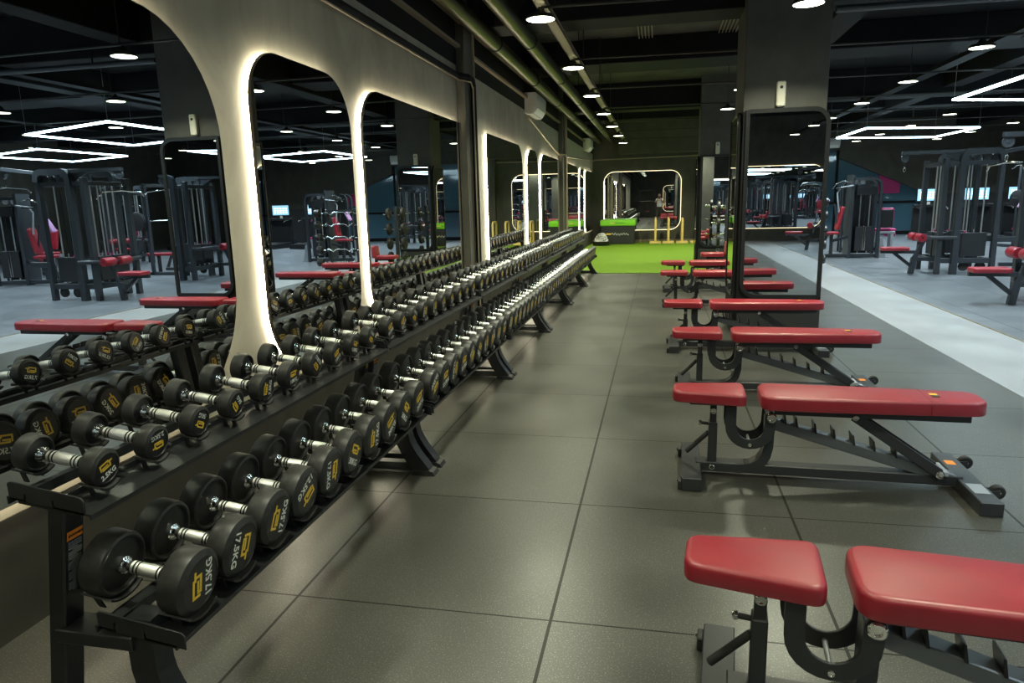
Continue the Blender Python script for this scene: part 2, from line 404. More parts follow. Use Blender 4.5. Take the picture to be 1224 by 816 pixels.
# ------------------------------------------------------------------ wall mirrors with LED halo
ORD = ['first', 'second', 'third', 'fourth', 'fifth', 'sixth', 'seventh', 'eighth', 'ninth', 'tenth']
def halo_mirror(name, label, a0, a1, z0, z1, rad, place, led='led'):
    """local x along the wall, y up, z out of the wall; place = matrix"""
    root = thing(name, label, 'mirror')
    root.matrix_world = place
    out = rrect(a0, a1, z0, z1, rad, 10)
    MB().prism(out, .018, T(0, 0, .037)).build('mirror_backing', M['mirrorback'], root)
    ins = .004
    rr = tuple(max(0, r-ins) for r in rad)
    MB().prism(rrect(a0+ins, a1-ins, z0+ins, z1-ins, rr, 10), .0015, T(0, 0, .0550)).build('mirror_glass', M['mirror'], root, angle=10)
    if led:
        e = .022 if led == 'led' else -.008
        rl = tuple(max(.02, r-e) for r in rad)
        lp = rrect(a0+e, a1-e, z0+e, z1-e, rl, 8)
        cut = rad[1] < .05          # square end at a pilaster: no strip up that side
        if cut: lp = [(a1-e, z1-e)] + [q for q in lp if not (q[0] > a1-.06)] + [(a1-e, z0+e)]; lp = [lp[0]] + [q for q in lp[1:-1] if q[1] > (z0+z1)/2 and q[0] < a1-.06] + [q for q in lp[1:-1] if q[1] <= (z0+z1)/2] + [lp[-1]]
        MB().strip(lp, .012, .014, T(0, 0, .012), closed=not cut).build('led_strip', M[led], root)
        MB().strip(rrect(a0+e+.03, a1-e-.03, z0+e+.03, z1-e-.03, tuple(max(.02, r-.03) for r in rl), 8), .02, .037, None, closed=True).build('standoff_frame', M['mirrorback'], root)
    return root
def left_place(): # local x -> world Y, local y -> world Z, local z -> world +X
    m = Matrix(((0, 0, 1, WX), (1, 0, 0, 0), (0, 1, 0, 0), (0, 0, 0, 1))); return m
LM = [(1.00, 3.31, .50, 2.37, (.02, .62, .55, .02), 'widest near wall mirror behind the first dumbbell rack'),
      (3.62, 4.90, .50, 2.37, (.42, .42, .36, .30), 'narrow wall mirror with rounded corners, second along the left wall'),
      (5.11, 7.86, .50, 2.37, (.42, .02, .02, .34), 'wide wall mirror ending square at the nearer pilaster'),
      (9.12, 11.50, .50, 2.37, (.02, .42, .36, .02), 'wall mirror with a square near edge just beyond the nearer pilaster'),
      (12.00, 13.02, .50, 2.37, (.42, .42, .36, .34), 'narrow wall mirror midway between the two pilasters'),
      (13.42, 16.05, .50, 2.37, (.42, .02, .02, .34), 'wide wall mirror ending square at the farther pilaster'),
      (17.3, 19.6, .50, 2.37, (.02, .42, .36, .02), 'wall mirror with a square near edge beyond the farther pilaster'),
      (20.1, 21.15, .50, 2.37, (.42, .42, .36, .34), 'narrow wall mirror beside the turf'),
      (21.6, 24.0, .50, 2.37, (.42, .02, .02, .34), 'last wall mirror on the left, next to the end wall')]
for a in LM: halo_mirror('wall_mirror', a[5], a[0], a[1], a[2], a[3], a[4], left_place())
halo_mirror('wall_mirror', 'rounded mirror with glowing edge on the end wall above the turf', -1.86, .70, .43, 2.38, (.35,)*4,
            Matrix(((1, 0, 0, 0), (0, 0, -1, YF), (0, 1, 0, 0), (0, 0, 0, 1))), 'led_soft')
halo_mirror('wall_mirror', 'second big rounded mirror on the camera-end wall, farther from the aisle', -11.5, -6.0, .42, 2.42, (.35,)*4,
            Matrix(((-1, 0, 0, 0), (0, 0, 1, YB), (0, 1, 0, 0), (0, 0, 0, 1))), 'led_soft')
halo_mirror('wall_mirror', 'big rounded mirror on the wall at the camera end of the gym', -5.2, -.3, .42, 2.42, (.35,)*4,
            Matrix(((-1, 0, 0, 0), (0, 0, 1, YB), (0, 1, 0, 0), (0, 0, 0, 1))), 'led_soft')

# ------------------------------------------------------------------ pillars with mirror panels
def pillar(idx, y, who):
    S(MB().box(.84, 1.66, y+.06, y+.86, 0, ZC, .006), 'trim_%d' % (30+idx), M['pillar'], 'square dark painted pillar, %s' % who, 'pillar')
    r = thing('pillar_mirror', 'dark framed mirror on the front of the %s pillar' % who.split()[0], 'mirror', (0, y, 0))
    # front: frame ring, plinth, glass facing -Y
    out = rrect(.84, 1.70, .0, 2.36, (.0, .0, .16, .03), 8); inn = rrect(.905, 1.655, .44, 2.335, (.13, .01, .13, .02), 8)
    MB().prism(out, .05, T(0, .06, 0) @ RX(PI/2)).build('mirror_panel', M['blackpaint'], r)
    ring = MB(); pth = rrect(.885, 1.675, .42, 2.347, (.15, .01, .15, .02), 8)
    ring.strip(pth, .04, .022, T(0, .012, 0) @ RX(PI/2), closed=True); ring.build('frame', M['black'], r)
    MB().prism(inn, .003, T(0, .0085, 0) @ RX(PI/2)).build('mirror_glass', M['mirror'], r, angle=10)
    MB().box(.85, 1.69, -.02, .0105, 0, .37, .004).build('plinth', M['boxblack'], r)
    r2 = thing('pillar_mirror', 'dark framed mirror on the aisle side of the %s pillar' % who.split()[0], 'mirror', (.84, y+.46, 0))
    pm = Matrix(((0, 0, -1, 0), (1, 0, 0, 0), (0, 1, 0, 0), (0, 0, 0, 1)))
    MB().prism(rrect(-.40, .40, 0, 2.36, (.0, .0, .03, .16), 8), .036, pm).build('mirror_panel', M['blackpaint'], r2)
    MB().strip(rrect(-.37, .37, .42, 2.34, (.12, .12, .02, .14), 8), .03, .012, pm @ T(0, 0, .036), closed=True).build('frame', M['black'], r2)
    MB().prism(rrect(-.36, .36, .43, 2.33, (.11, .11, .02, .13), 8), .003, pm @ T(0, 0, .036)).build('mirror_glass', M['mirror'], r2, angle=10)
    r2b = thing('air_freshener', 'cream wall dispenser on the %s pillar above its mirror' % who.split()[0], 'dispenser', (1.20, y+.06, 2.38))
    MB().box(-.045, .045, -.07, 0, 0, .25, .012).build('casing', M['beige'], r2b)
    MB().lathe([(.016, 0), (.016, .004), (.006, .004)], 12, T(0, -.07, .19) @ RX(PI/2)).build('sensor_eye', M['rubberblack'], r2b)
    MB().cyl((.0, -.068, .225), (.0, -.073, .225), .004, 8).build('indicator', M['green'], r2b)
pillar(0, 7.88, 'nearer')
pillar(1, 15.95, 'farther')

# ------------------------------------------------------------------ ceiling services
for i, (x, z) in enumerate(((-1.97, 3.36), (-1.55, 3.36))):
    r = thing('ceiling_pipe', 'round olive pipe under the ceiling, %s' % ('closer to the left wall' if i == 0 else 'closer to the row of downlights'), 'pipe', (x, 0, z), group=None)
    MB().cyl((0, YB, 0), (0, YF-.5, 0), .088, 20).build('pipe_run', M['pipe'], r)
    for j, y in enumerate((-2, 1, 4.0, 6.2, 8.7, 11.4, 14.0, 16.6, 19.2, 21.8)):
        mb = MB(); mb.lathe([(.089, -.018), (.096, -.018), (.096, .018), (.089, .018)], 20, T(0, y, 0) @ RX(PI/2), cap=False)
        mb.cyl((0, y, .09), (0, y, ZC-3.36), .006, 6); mb.build('pipe_hanger', M['blackpaint'], r)
r = thing('cable_tray', 'flat pale cable tray running above the aisle downlights', 'cable tray', (-1.10, 0, 3.262))
MB().box(-.055, .055, YB, YF-.5, 0, .012).box(-.055, -.047, YB, YF-.5, 0, .05).box(.047, .055, YB, YF-.5, 0, .05).build('tray', M['bronze'], r)
for y in (2.0, 6.0, 10.0, 14.0, 18.0, 22.0): MB().cyl((0, y, .01), (0, y, ZC-3.262), .006, 6).build('hanger', M['blackpaint'], r)
tag(MB().box(-.035, .035, YB, YF, 0, .03).build('wall_trunking', M['bronze'], None, loc=(WX+.09, 0, 3.42)), 'brown trunking along the top of the left wall', 'trunking')
tag(MB().box(-.03, .03, YB, YF, 0, .03).build('wall_trunking', M['bronze'], None, loc=(WX+.03, 0, 3.18)), 'lower brown trunking high on the left wall', 'trunking')
# conduit on the wall and down the pilasters
r = thing('wall_conduit', 'black pipe running along the left wall and down the nearer pilaster', 'conduit', (WX, 0, 0))
MB().tube([(.03, YB, 2.88), (.03, 7.80, 2.88), (.03, 7.88, 2.88), (.13, 7.95, 2.87), (.14, 8.10, 2.86), (.14, 8.14, 2.80), (.14, 8.14, 0.02)], .034, 10).build('black_pipe', M['blackpaint'], r)
MB().tube([(.055, YB, 2.83), (.055, 7.85, 2.83), (.155, 7.98, 2.82), (.16, 8.06, 2.76), (.16, 8.06, .02)], .009, 8).build('thin_pipe', M['bronze'], r)
MB().tube([(.13, 8.22, 3.4), (.13, 8.22, .02)], .016, 8).build('ribbed_hose', M['bronze'], r)
r = thing('wall_conduit', 'thin pipe from the first air conditioner along the wall to the turf end', 'conduit', (WX, 0, 0))
MB().tube([(.03, 12.3, 2.90), (.03, 15.4, 2.55), (.03, 16.0, 2.5), (.12, 16.2, 2.5), (.12, 16.6, 2.5), (.03, 16.75, 2.5), (.03, YF-.05, 2.78), (.09, YF-.03, 2.80), (3.5, YF-.03, 2.84)], .02, 8).build('pipe_run', M['bronze'], r)
r = thing('wall_conduit', 'brown pipe down the farther pilaster', 'conduit', (WX, 0, 0))
MB().tube([(.13, 16.4, 3.4), (.13, 16.4, .02)], .04, 10).build('pipe_run', M['bronze'], r)
# conduit bundles under the slab
for i, (x, n) in enumerate(((-.35, 5), (.85, 6))):
    mb = MB()
    for j in range(n): mb.cyl((x+.05*j, 5.0, ZC-.05), (x+.05*j, 11.8, ZC-.05), .011, 6)
    tag(mb.build('conduit_bundle', M['bronze']), 'bundle of thin grey conduits on the ceiling %s' % ('near the pipes' if i == 0 else 'near the nearer pillar'), 'conduits')

def ac_unit(label, y0, y1, x=WX, flip=False):
    r = thing('air_conditioner', label, 'air conditioner', (x, y0, 2.93))
    L = y1-y0
    prof = [(0, .02), (.05, 0), (.13, 0), (.215, .12), (.225, .30), (.20, .345), (0, .345)]
    mm = Matrix(((1, 0, 0, 0), (0, 0, 1, 0), (0, 1, 0, 0), (0, 0, 0, 1)))
    MB().prism(prof, L, mm, .006).build('casing', M['acplastic'], r)
    MB().bar((.185, .05, .055), (.185, L-.05, .055), .004, .10, up=(.085, 0, .12)).build('air_flap', M['white'], r)
    MB().tube([(.05, .2, .02), (.03, .3, -.05)], .012, 6).build('drain_pipe', M['bronze'], r)
    return r
ac_unit('white air conditioner on the left wall, nearer one', 12.05, 13.0)
ac_unit('white air conditioner on the left wall near the turf end', 21.4, 22.3)
r = ac_unit('white air conditioner on the dark far wall beside the nearer pillar', 0, 1.5); r.location = (4.7, YR-.004, 3.06); r.rotation_euler = (0, 0, -PI/2)

# ------------------------------------------------------------------ downlights
def make_light():
    r = thing('ceiling_downlight', 'x', 'ceiling light')
    MB().lathe([(.02, .10), (.05, .05), (.12, .03), (.140, .004), (.140, -.004), (.128, -.006), (.128, .0)], 28, None, cap=False).build('housing', M['rail'], r)
    MB().lathe([(.128, -.004), (0, -.005)], 28, None, cap=False).build('diffuser', M['downlight'], r)
    return r
LZ = 3.118
lamp = bpy.data.lights.new('downlight_lamp', 'AREA'); lamp.shape = 'DISK'; lamp.size = .2; lamp.energy = 50; lamp.color = (.98, 1.0, .74); lamp.spread = math.radians(128)
lamp_near = lamp.copy(); lamp_near.energy = 27
lamp2 = lamp.copy(); lamp2.energy = 54; lamp2.spread = math.radians(110); lamp2.color = (.76, .91, 1.0)
l0 = None
cols = ((-1.086, 6.718, 'over the dumbbell racks'), (1.24, 6.90, 'over the benches'), (3.64, 9.553-2.5, 'over the pale walkway'), (6.155, 7.45, 'over the cable towers'), (8.66, 7.9, 'over the far machines'), (11.1, 7.9, 'nearest the far wall'))
names = ['zeroth']
for ci, (x, y0, wh) in enumerate(cols):
    cnt = 0
    for kx in range(-5, 8):
        y = y0+2.5*kx
        if y > YF-.4 and x < 2: continue
        cnt += 1
        if l0 is None: l0 = make_light(); o = l0
        else: o = copy_tree(l0)
        o.location = (x, y, LZ)
        fo = '%d%s' % (cnt, 'st' if cnt == 1 else 'nd' if cnt == 2 else 'rd' if cnt == 3 else 'th')
        tag(o, 'round ceiling downlight, %s counted from the camera-end wall in the row %s' % (fo, wh), 'ceiling light', 'ceiling downlights')
        lo = bpy.data.objects.new('downlight_lamp', (lamp_near if kx < 0 else lamp) if ci < 2 else lamp2); COL.objects.link(lo); lo.location = (x, y, LZ-.012)
# cross rails carrying the lights
for i, kx in enumerate(range(-3, 8)):
    y = 6.76+2.5*kx
    mb = MB(); mb.cyl((-1.086, y, LZ+.11), (1.24, y+.12, LZ+.11), .014, 8); mb.cyl((1.24, y+.12, LZ+.11), (11.1, y+.6, LZ+.11), .014, 8)
    for x, dy in ((-.96, 0), (1.24, .12), (3.64, .27), (6.15, .6)): mb.cyl((x, y+dy*.8, LZ+.11), (x, y+dy*.8, ZC), .006, 6)
    tag(mb.build('light_rail', M['rail']), 'thin cross rail under the ceiling carrying a row of downlights, %s from the camera end' % (ORD+['eleventh'])[i], 'rail')
r = thing('sprinkler_pipe', 'dark ceiling pipe across the machine area beyond the nearer pillar', 'pipe', (0, 8.0, 3.30))
MB().cyl((1.7, 0, 0), (XR, .25, 0), .035, 10).build('pipe_run', M['machine'], r)
for x in (2.6, 4.7, 5.9, 8): MB().cyl((x, .0, 0), (x, 0, ZC-3.3), .01, 6).build('hanger', M['blackpaint'], r)
tag(MB().box(-.1, .1, YB, YR, 0, .06).build('cable_tray', M['blackpaint'], None, loc=(4.3, 0, 3.36)), 'dark cable tray along the ceiling over the machine area', 'cable tray')

# zig-zag / rhombus LED lights
def rhomb(label, x0, y0):
    r = thing('led_light_frame', label, 'ceiling light', (x0, y0, 3.0))
    P = [(0, 0), (0, 2.9), (2.86, 4.05), (2.86, 1.15)]
    for i in range(4):
        a, b = P[i], P[(i+1) % 4]
        MB().bar((*a, 0), (*b, 0), .055, .03).build('led_bar', M['hexled'], r)
        MB().bar((*a, .028), (*b, .028), .06, .026).build('housing', M['blackpaint'], r)
    for p in P: MB().cyl((*p, .03), (*p, ZC-3.0), .004, 6).build('hanger_wire', M['greysteel'], r)
rhomb('cool white rhombus LED light hung over the far cable tower', 4.82, 18.68)
rhomb('cool white rhombus LED light hung over the nearer cable tower', 4.86, 10.75)
rhomb('cool white rhombus LED light hung beside the bench area', 4.9, 2.9)
rhomb('cool white rhombus LED light near the far wall', 10.2, 14.6)
rhomb('cool white rhombus LED light at the camera end', 4.9, -5.1)

# ------------------------------------------------------------------ dumbbells
TXT = {}
def text_mesh(s, size):
    key = (s, round(size, 4))
    if key in TXT: return TXT[key]
    cu = bpy.data.curves.new('txt', 'FONT'); cu.body = s; cu.size = size; cu.align_x = 'CENTER'; cu.align_y = 'CENTER'; cu.extrude = .0004; cu.offset = size*.018
    cu.resolution_u = 2
    o = bpy.data.objects.new('txt', cu); COL.objects.link(o)
    dg = bpy.context.evaluated_depsgraph_get()
    me = bpy.data.meshes.new_from_object(o.evaluated_get(dg))
    bpy.data.objects.remove(o); bpy.data.curves.remove(cu)
    TXT[key] = me
    return me
def print_mesh(s, size, m):
    k = (s, size, m.name)
    if k in TXT: return TXT[k]
    me = text_mesh(s, size).copy(); me.materials.clear(); me.materials.append(m); TXT[k] = me
    return me

LOGO = {}
def logo_mesh(s):
    if s in LOGO: return LOGO[s]
    mb = MB()
    a = [(1, .25), (.58, .25), (.58, -.45), (-.55, -.45), (-.55, -.12), (.28, -.12)]
    b = [(.40, .12), (.40, .45), (-.82, .45), (-.82, -.42)]
    mb.strip([(x*s, y*s*.80) for x, y in a], .19*s, .0008); mb.strip([(x*s, y*s*.80) for x, y in b], .19*s, .0008)
    LOGO[s] = mb.mesh('logo', M['yellow'])
    return LOGO[s]

HEAD = {}
def head_mesh(R, W):
    k = (R, W)
    if k in HEAD: return HEAD[k]
    c = R*.14
    # local z = outward; z=0 inner face, z=W outer face
    prof = [(0, .006), (R*.34, .006), (R*.80, .012), (R*.86, .001), (R*.90, 0), (R*.97, .004), (R, .012), (R, W-c*1.1), (R*.985, W-c*.8), (R-c*1.15, W-.002), (R*.80, W), (R*.785, W-.0025), (0, W-.0025)]
    mb = MB(); mb.lathe(prof, 36)
    me = mb.mesh('head', [M['rubber'], M['face']], 28)
    for p in me.polygons:
        cc = p.center
        if cc.z > W-.0035 and math.hypot(cc.x, cc.y) < R*.80: p.material_index = 1
    HEAD[k] = me
    return me
HAND = {}
def handle_mesh(L, r):
    k = (L, r)
    if k in HAND: return HAND[k]
    h = L/2; g = h*.60
    prof = [(r*1.35, -h), (r*1.35, -h+.010), (r*1.1, -h+.013), (r*1.25, -h+.018), (r*.78, -h+.024), (r*.78, -g)]
    prof += [(r, -g+.002), (r, -g+.010), (r*.80, -g+.0105), (r*.80, -g+.0150), (r, -g+.0155), (r, -g+.021), (r*.80, -g+.0215), (r*.80, -g+.0255), (r, -g+.026)]
    prof += [(r*1.06, -.01), (r*1.06, .01)]
    prof += [(a, -z) for a, z in reversed(prof[:-2])]
    mb = MB(); mb.lathe(prof, 18)
    me = mb.mesh('handle', [M['chrome'], M['knurl'], M['rubberblack']], 30)
    for p in me.polygons:
        if abs(p.center.z) < g-.026: p.material_index = 1
        elif abs(p.center.z) < g-.001 and math.hypot(p.center.x, p.center.y) < r*.93: p.material_index = 2
        elif abs(p.center.z) < g-.001: p.material_index = 1
        elif abs(p.center.z) < h-.024: p.material_index = 2
    HAND[k] = me
    return me

def dumbbell(loc, R, W, gap, txt, spin_f, spin_r, tilt, label, group):
    """axis along local X; +X is the aisle side"""
    r = thing('dumbbell', label, 'dumbbell', loc, 0, group)
    r.rotation_euler = (0, tilt, 0)
    hr = min(.0185, R*.2+.0065)
    part('handle', handle_mesh(round(gap+.012, 4), round(hr, 4)), r, (0, 0, 0), (0, PI/2, 0))
    for s, spin in ((1, spin_f), (-1, spin_r)):
        hd = part('head', head_mesh(R, W), r, (s*gap/2, 0, 0), (0, s*PI/2, 0))
        ls = round(R*.46, 4); ts = round(R*.40, 4)
        # print frame on the outer face; z out of the face
        up = Matrix.Rotation(spin, 4, 'Z')
        fl = up @ T(0, R*.16, W-.0024); ft = up @ T(0, -R*.40, W-.0022)
        # turn so that the text reads upright (local y of print -> world z) at spin 0
        base = RZ(PI/2) if s > 0 else RZ(-PI/2)
        lo = part('logo', logo_mesh(ls), hd); lo.matrix_local = base @ fl
        tx = part('weight_text', print_mesh(txt, ts, M['white']), hd); tx.matrix_local = base @ ft
    return r

UP, LO_ = ['2.5KG', '2.5KG', '5KG', '5KG', '7.5KG', '10KG', '12.5KG', '10KG', '12.5KG', '10KG'], ['17.5KG', '17.5KG', '17.5KG', '12.5KG', '17.5KG', '30KG', '17.5KG', '20KG', '30KG', '20KG']
RACKN = ['nearest', 'second', 'third', 'fourth', 'fifth', 'farthest']
RP, RS = 2.155, 1.46
TIL = math.radians(8)
fspin = {('u', 0): .35, ('u', 1): PI+.1, ('u', 2): PI-.45, ('u', 3): 2.2, ('u', 4): 1.5, ('u', 5): .1, ('u', 6): 2.4, ('u', 7): .5, ('u', 8): -.3, ('u', 9): 2.6,
         ('l', 0): PI/2, ('l', 1): -PI/2-.25, ('l', 2): 1.25, ('l', 3): PI+.55, ('l', 4): -PI/2, ('l', 5): -.5, ('l', 6): 1.6, ('l', 7): .5, ('l', 8): -.6}
for k in range(6):
    for i in range(10):
        y = RS + RP*k + .115 + .2085*i
        ru = (.054 if i < 4 else .058) if k == 0 else (.062, .066, .072, .078, .084)[k-1] if k < 6 else .08
        wu = .052 if k == 0 else .058
        txt = UP[i] if k == 0 else ['10KG', '12.5KG', '15KG', '17.5KG', '20KG'][(k+i//5) % 5]
        gap = .168
        L2 = gap/2+wu
        cx = -1.505 - L2*math.cos(TIL); cz = .792 + L2*math.sin(TIL)
        dz = ru-.054
        sp = fspin.get(('u', i), None) if k == 0 else None
        if sp is None: sp = random.uniform(-PI, PI)
        place = '%s from its near end' % ORD[i]
        dumbbell((cx, y, cz+dz*.9), ru, wu, gap, txt, sp, random.uniform(-PI, PI), TIL,
                 'small black dumbbell on the upper tier of the %s rack, %s' % (RACKN[k], place), 'dumbbells on the upper tier')
        rl = .0955 if k < 4 else .098; wl = .078; gap = .172; L2 = gap/2+wl
        cx = -1.250 - L2*math.cos(TIL); cz = .462 + L2*math.sin(TIL)
        txt = LO_[i] if k == 0 else ['20KG', '22.5KG', '25KG', '30KG', '32.5KG', '35KG'][(k+i//4) % 6]
        sp = fspin.get(('l', i), None) if k == 0 else None
        if sp is None: sp = random.uniform(-PI, PI)
        dumbbell((cx, y, cz+(rl-.0955)*.9), rl, wl, gap, txt, sp, random.choice((0, 1.4, -1.5, 3.0))+random.uniform(-.3, .3), TIL,
                 'big black dumbbell on the lower tier of the %s rack, %s' % (RACKN[k], place), 'dumbbells on the lower tier')

# ------------------------------------------------------------------ racks
def saddle_mb(R, w):
    """cradle plate: arc under a head, local axis along X (width w), centre of head at origin"""
    mb = MB(); pts = []
    for j in range(9):
        a = math.radians(-90-38+76*j/8)
        pts.append(((R+.0045)*math.cos(a), (R+.0045)*math.sin(a)))
    mm = Matrix(((0, 0, 1, -w/2), (1, 0, 0, 0), (0, 1, 0, 0), (0, 0, 0, 1)))
    mb.strip(pts, .006, w, mm)
    for s in (-1, 1):     # little legs down to the rail and a rubber peg
        e = pts[0] if s < 0 else pts[-1]
        mb.bar((0, e[0], e[1]), (0, e[0]*.62, -R-.028), w*.22, .004)
    return mb
def rack_end(root, yc, warn, near):
    """upright, arm, leg, bar and foot in the plane y=yc"""
    hy = .036
    up = MB(); xb, xt = -1.715, -1.600
    mm = T(0, yc+hy, 0) @ RX(PI/2)
    dx = .028
    up.prism([(xb-dx, .012), (xb+dx, .012), (xt+dx, .715), (xt-dx, .715)], 2*hy, mm, .005)
    u = up.build('upright', M['black'], root)
    nx, nz = .987, -.161
    def on_face(z, off=.0008): return (xb + (xt-xb)*(z-.012)/.703 + dx + off, z)
    if warn:
        z1, z0 = .618, .440
        def sheet(za, zb, y0, y1, m, off, nm, par):
            xa, _ = on_face(za, off); xb_, _ = on_face(zb, off)
            mb = MB(); b = bmesh.new()
            vs = [b.verts.new(p) for p in ((xb_, y0, zb), (xb_, y1, zb), (xa, y1, za), (xa, y0, za), (xb_-.001, y0, zb), (xb_-.001, y1, zb), (xa-.001, y1, za), (xa-.001, y0, za))]
            for q in ((0, 1, 2, 3), (7, 6, 5, 4), (0, 4, 5, 1), (1, 5, 6, 2), (2, 6, 7, 3), (3, 7, 4, 0)): b.faces.new([vs[i] for i in q])
            mb._merge(b); return mb.build(nm, m, par)
        st = sheet(z1, z0, yc-.026, yc+.026, M['plate'], .0012, 'warning_sticker', u)
        hd = sheet(z1+.012, z1-.014, yc-.027, yc+.027, M['orange'], .0022, 'sticker_header', u)
        xx, _ = on_face(z1-.001, .0034)
        tm = part('sticker_text', print_mesh('WARNING', .0105, M['rubberblack']), u)
        tm.matrix_local = T(xx, yc+.004, z1-.001) @ RY(math.radians(9.3)) @ Matrix(((0, 0, 1, 0), (1, 0, 0, 0), (0, 1, 0, 0), (0, 0, 0, 1)))
        tri = MB(); b = [(-.004, -.0035), (.004, -.0035), (0, .0045)]
        tri.prism(b, .0005, T(xx-.0006, yc-.021, z1-.001) @ RY(math.radians(9.3)) @ Matrix(((0, 0, 1, 0), (1, 0, 0, 0), (0, 1, 0, 0), (0, 0, 0, 1))))
        tri.build('warning_triangle', M['rubberblack'], u)
        lines = MB(); z = z1-.022; n = 0
        while z > z0+.006:
            y0 = yc-.023; y1 = yc+.023 - (random.random()*.016 if n % 4 == 3 else 0)
            if n % 5 == 4: y0 = yc-.010
            xa, _ = on_face(z, .002)
            lines.box(xa-.0004, xa+.0004, y0, y1, z-.0016, z+.0016); z -= .0062; n += 1
        lines.build('sticker_lines', M['grey_print'], u)
    else:
        lm = logo_mesh(.020)
        xx, _ = on_face(.63, .001)
        lg = part('logo', lm, u); lg.matrix_local = T(xx, yc-.002, .62) @ RY(math.radians(9.3)) @ Matrix(((0, 0, 1, 0), (1, 0, 0, 0), (0, 1, 0, 0), (0, 0, 0, 1))) @ RZ(PI/2)
    MB().box(xb-.045, xb+.045, yc-hy-.006, yc+hy+.006, 0, .014, .003).build('upright_foot', M['rubberblack'], root)
    MB().box(-1.66, -1.41, yc-hy-.012, yc+hy+.012, .298, .340, .003).build('arm', M['black'], root)
    # curved front leg
    ctr = [(-1.392, .392), (-1.392, .30), (-1.391, .235), (-1.382, .190), (-1.362, .145), (-1.335, .098), (-1.270, .012)]
    MB().strip(ctr, .082, 2*hy, mm).build('leg', M['black'], root, 50)
    MB().prism([(-1.345, 0), (-1.205, 0), (-1.215, .022), (-1.240, .030), (-1.335, .030), (-1.345, .02)], 2*hy+.012, T(0, yc+hy+.006, 0) @ RX(PI/2)).build('leg_foot', M['rubberblack'], root)
    MB().box(-1.70, -1.31, yc-hy+.008, yc+hy-.008, .022, .068, .003).build('base_bar', M['black'], root)
ZU, ZL_ = .792, .462
def tray(root, y0, y1, xf, zf, L, R, W, gap, name, ys):
    """two long rails carrying curved saddles; tilted TIL about the front end"""
    c, s = math.cos(TIL), math.sin(TIL)
    def P(d, h): return (xf - d*c - h*s*0 , zf + d*s + h)    # d back from the front face, h up
    mm = T(0, y1, 0) @ RX(PI/2); Ly = y1-y0
    base = -R-.030
    a = P(-.034 if name == 'upper' else .012, base); b = P(W+.028, base)
    mb = MB()
    mb.strip([(a[0], a[1]-.012), (a[0], a[1]), (b[0], b[1]), (b[0], b[1]+.020)], .005, Ly, mm); mb.build(name+'_front_rail', M['black'], root)
    a = P(L-W-.050, base+.0); b = P(L-W*.86, base)
    mb = MB()
    mb.strip([(a[0], a[1]+.026), (a[0], a[1]), (b[0], b[1]), (b[0], b[1]-.02)], .005, Ly, mm); mb.build(name+'_rear_rail', M['black'], root)
    for ye in (y0, y1-.006):
        E = L-W*.95; q = [P(-.018, base-.004), P(E, base-.004), P(E, base+.042), P(E-.01, base+.048), P(-.008, base+.046), P(-.018, base+.036)]
        mb = MB(); mb.prism(q, .006, T(0, ye+.006, 0) @ RX(PI/2), .0012)
        ep = mb.build(name+'_end_plate', M['black'], root)
    pt = P(.03, base+.018)
    mb = MB(); mb.lathe([(.009, -.012), (.011, 0), (.006, .008), (0, .009)], 10, T(pt[0], y0+.022, pt[1])); mb.build('bolt', M['chrome'], root)
    for yy in (y0+.04, y1-.04):     # cross pieces that sit on the arm / upright
        p0 = P(.02, base-.012); p1 = P(L-W-.01, base-.012)
        MB().bar((p0[0], yy, p0[1]), (p1[0], yy, p1[1]), .05, .018).build(name+'_cross_bar', M['black'], root)
    for y in ys:
        for d in (W*.5, L-W*.5):
            p = P(d, 0)
            o = part('saddle', SAD[(R, W)], root, (p[0], y, p[1]), (0, TIL, 0))
    # rubber pegs between the cups, on both rails
    pm = MB(); pm2 = MB()
    for y in [ys[0]-.1]+[yy+.104 for yy in ys]:
        for d0, d1, t in ((W+.052, W-.012, pm), (L-W-.05, L-W+.012, pm2)):
            p = P(d0, base+.030); q = P(d1, base+.030)
            t.cyl((p[0], y, p[1]), (q[0], y, q[1]), .0075, 8)
    pm.build(name+'_front_pegs', M['rubberblack'], root); pm2.build(name+'_rear_pegs', M['rubberblack'], root)
SAD = {}
for k in range(6):
    y0, y1 = RS+RP*k, RS+RP*k+RP-.03
    r = thing('dumbbell_rack', 'two-tier black steel dumbbell rack along the mirrored wall, %s of the six from the camera' % RACKN[k], 'dumbbell rack', (0, 0, 0), 0, 'dumbbell racks')
    rack_end(r, y0+.055, True, True); rack_end(r, y1-.045, False, False)
    ru = .056 if k == 0 else (.062, .066, .072, .078, .084)[k-1]
    wu = .052 if k == 0 else .058
    rl = .0955 if k < 4 else .098; wl = .078
    for kk in ((ru, wu), (rl, wl)):
        if kk not in SAD: SAD[kk] = saddle_mb(kk[0], kk[1]+.022).mesh('saddle', M['rubberblack'])
    ys = [y0+.115+.2085*i for i in range(10)]
    tray(r, y0, y1, -1.505, ZU+(ru-.054)*.9-.000, .168+2*wu, ru, wu, .168, 'upper', ys)
    tray(r, y0, y1, -1.250, ZL_+(rl-.0955)*.9, .172+2*wl, rl, wl, .172, 'lower', ys)

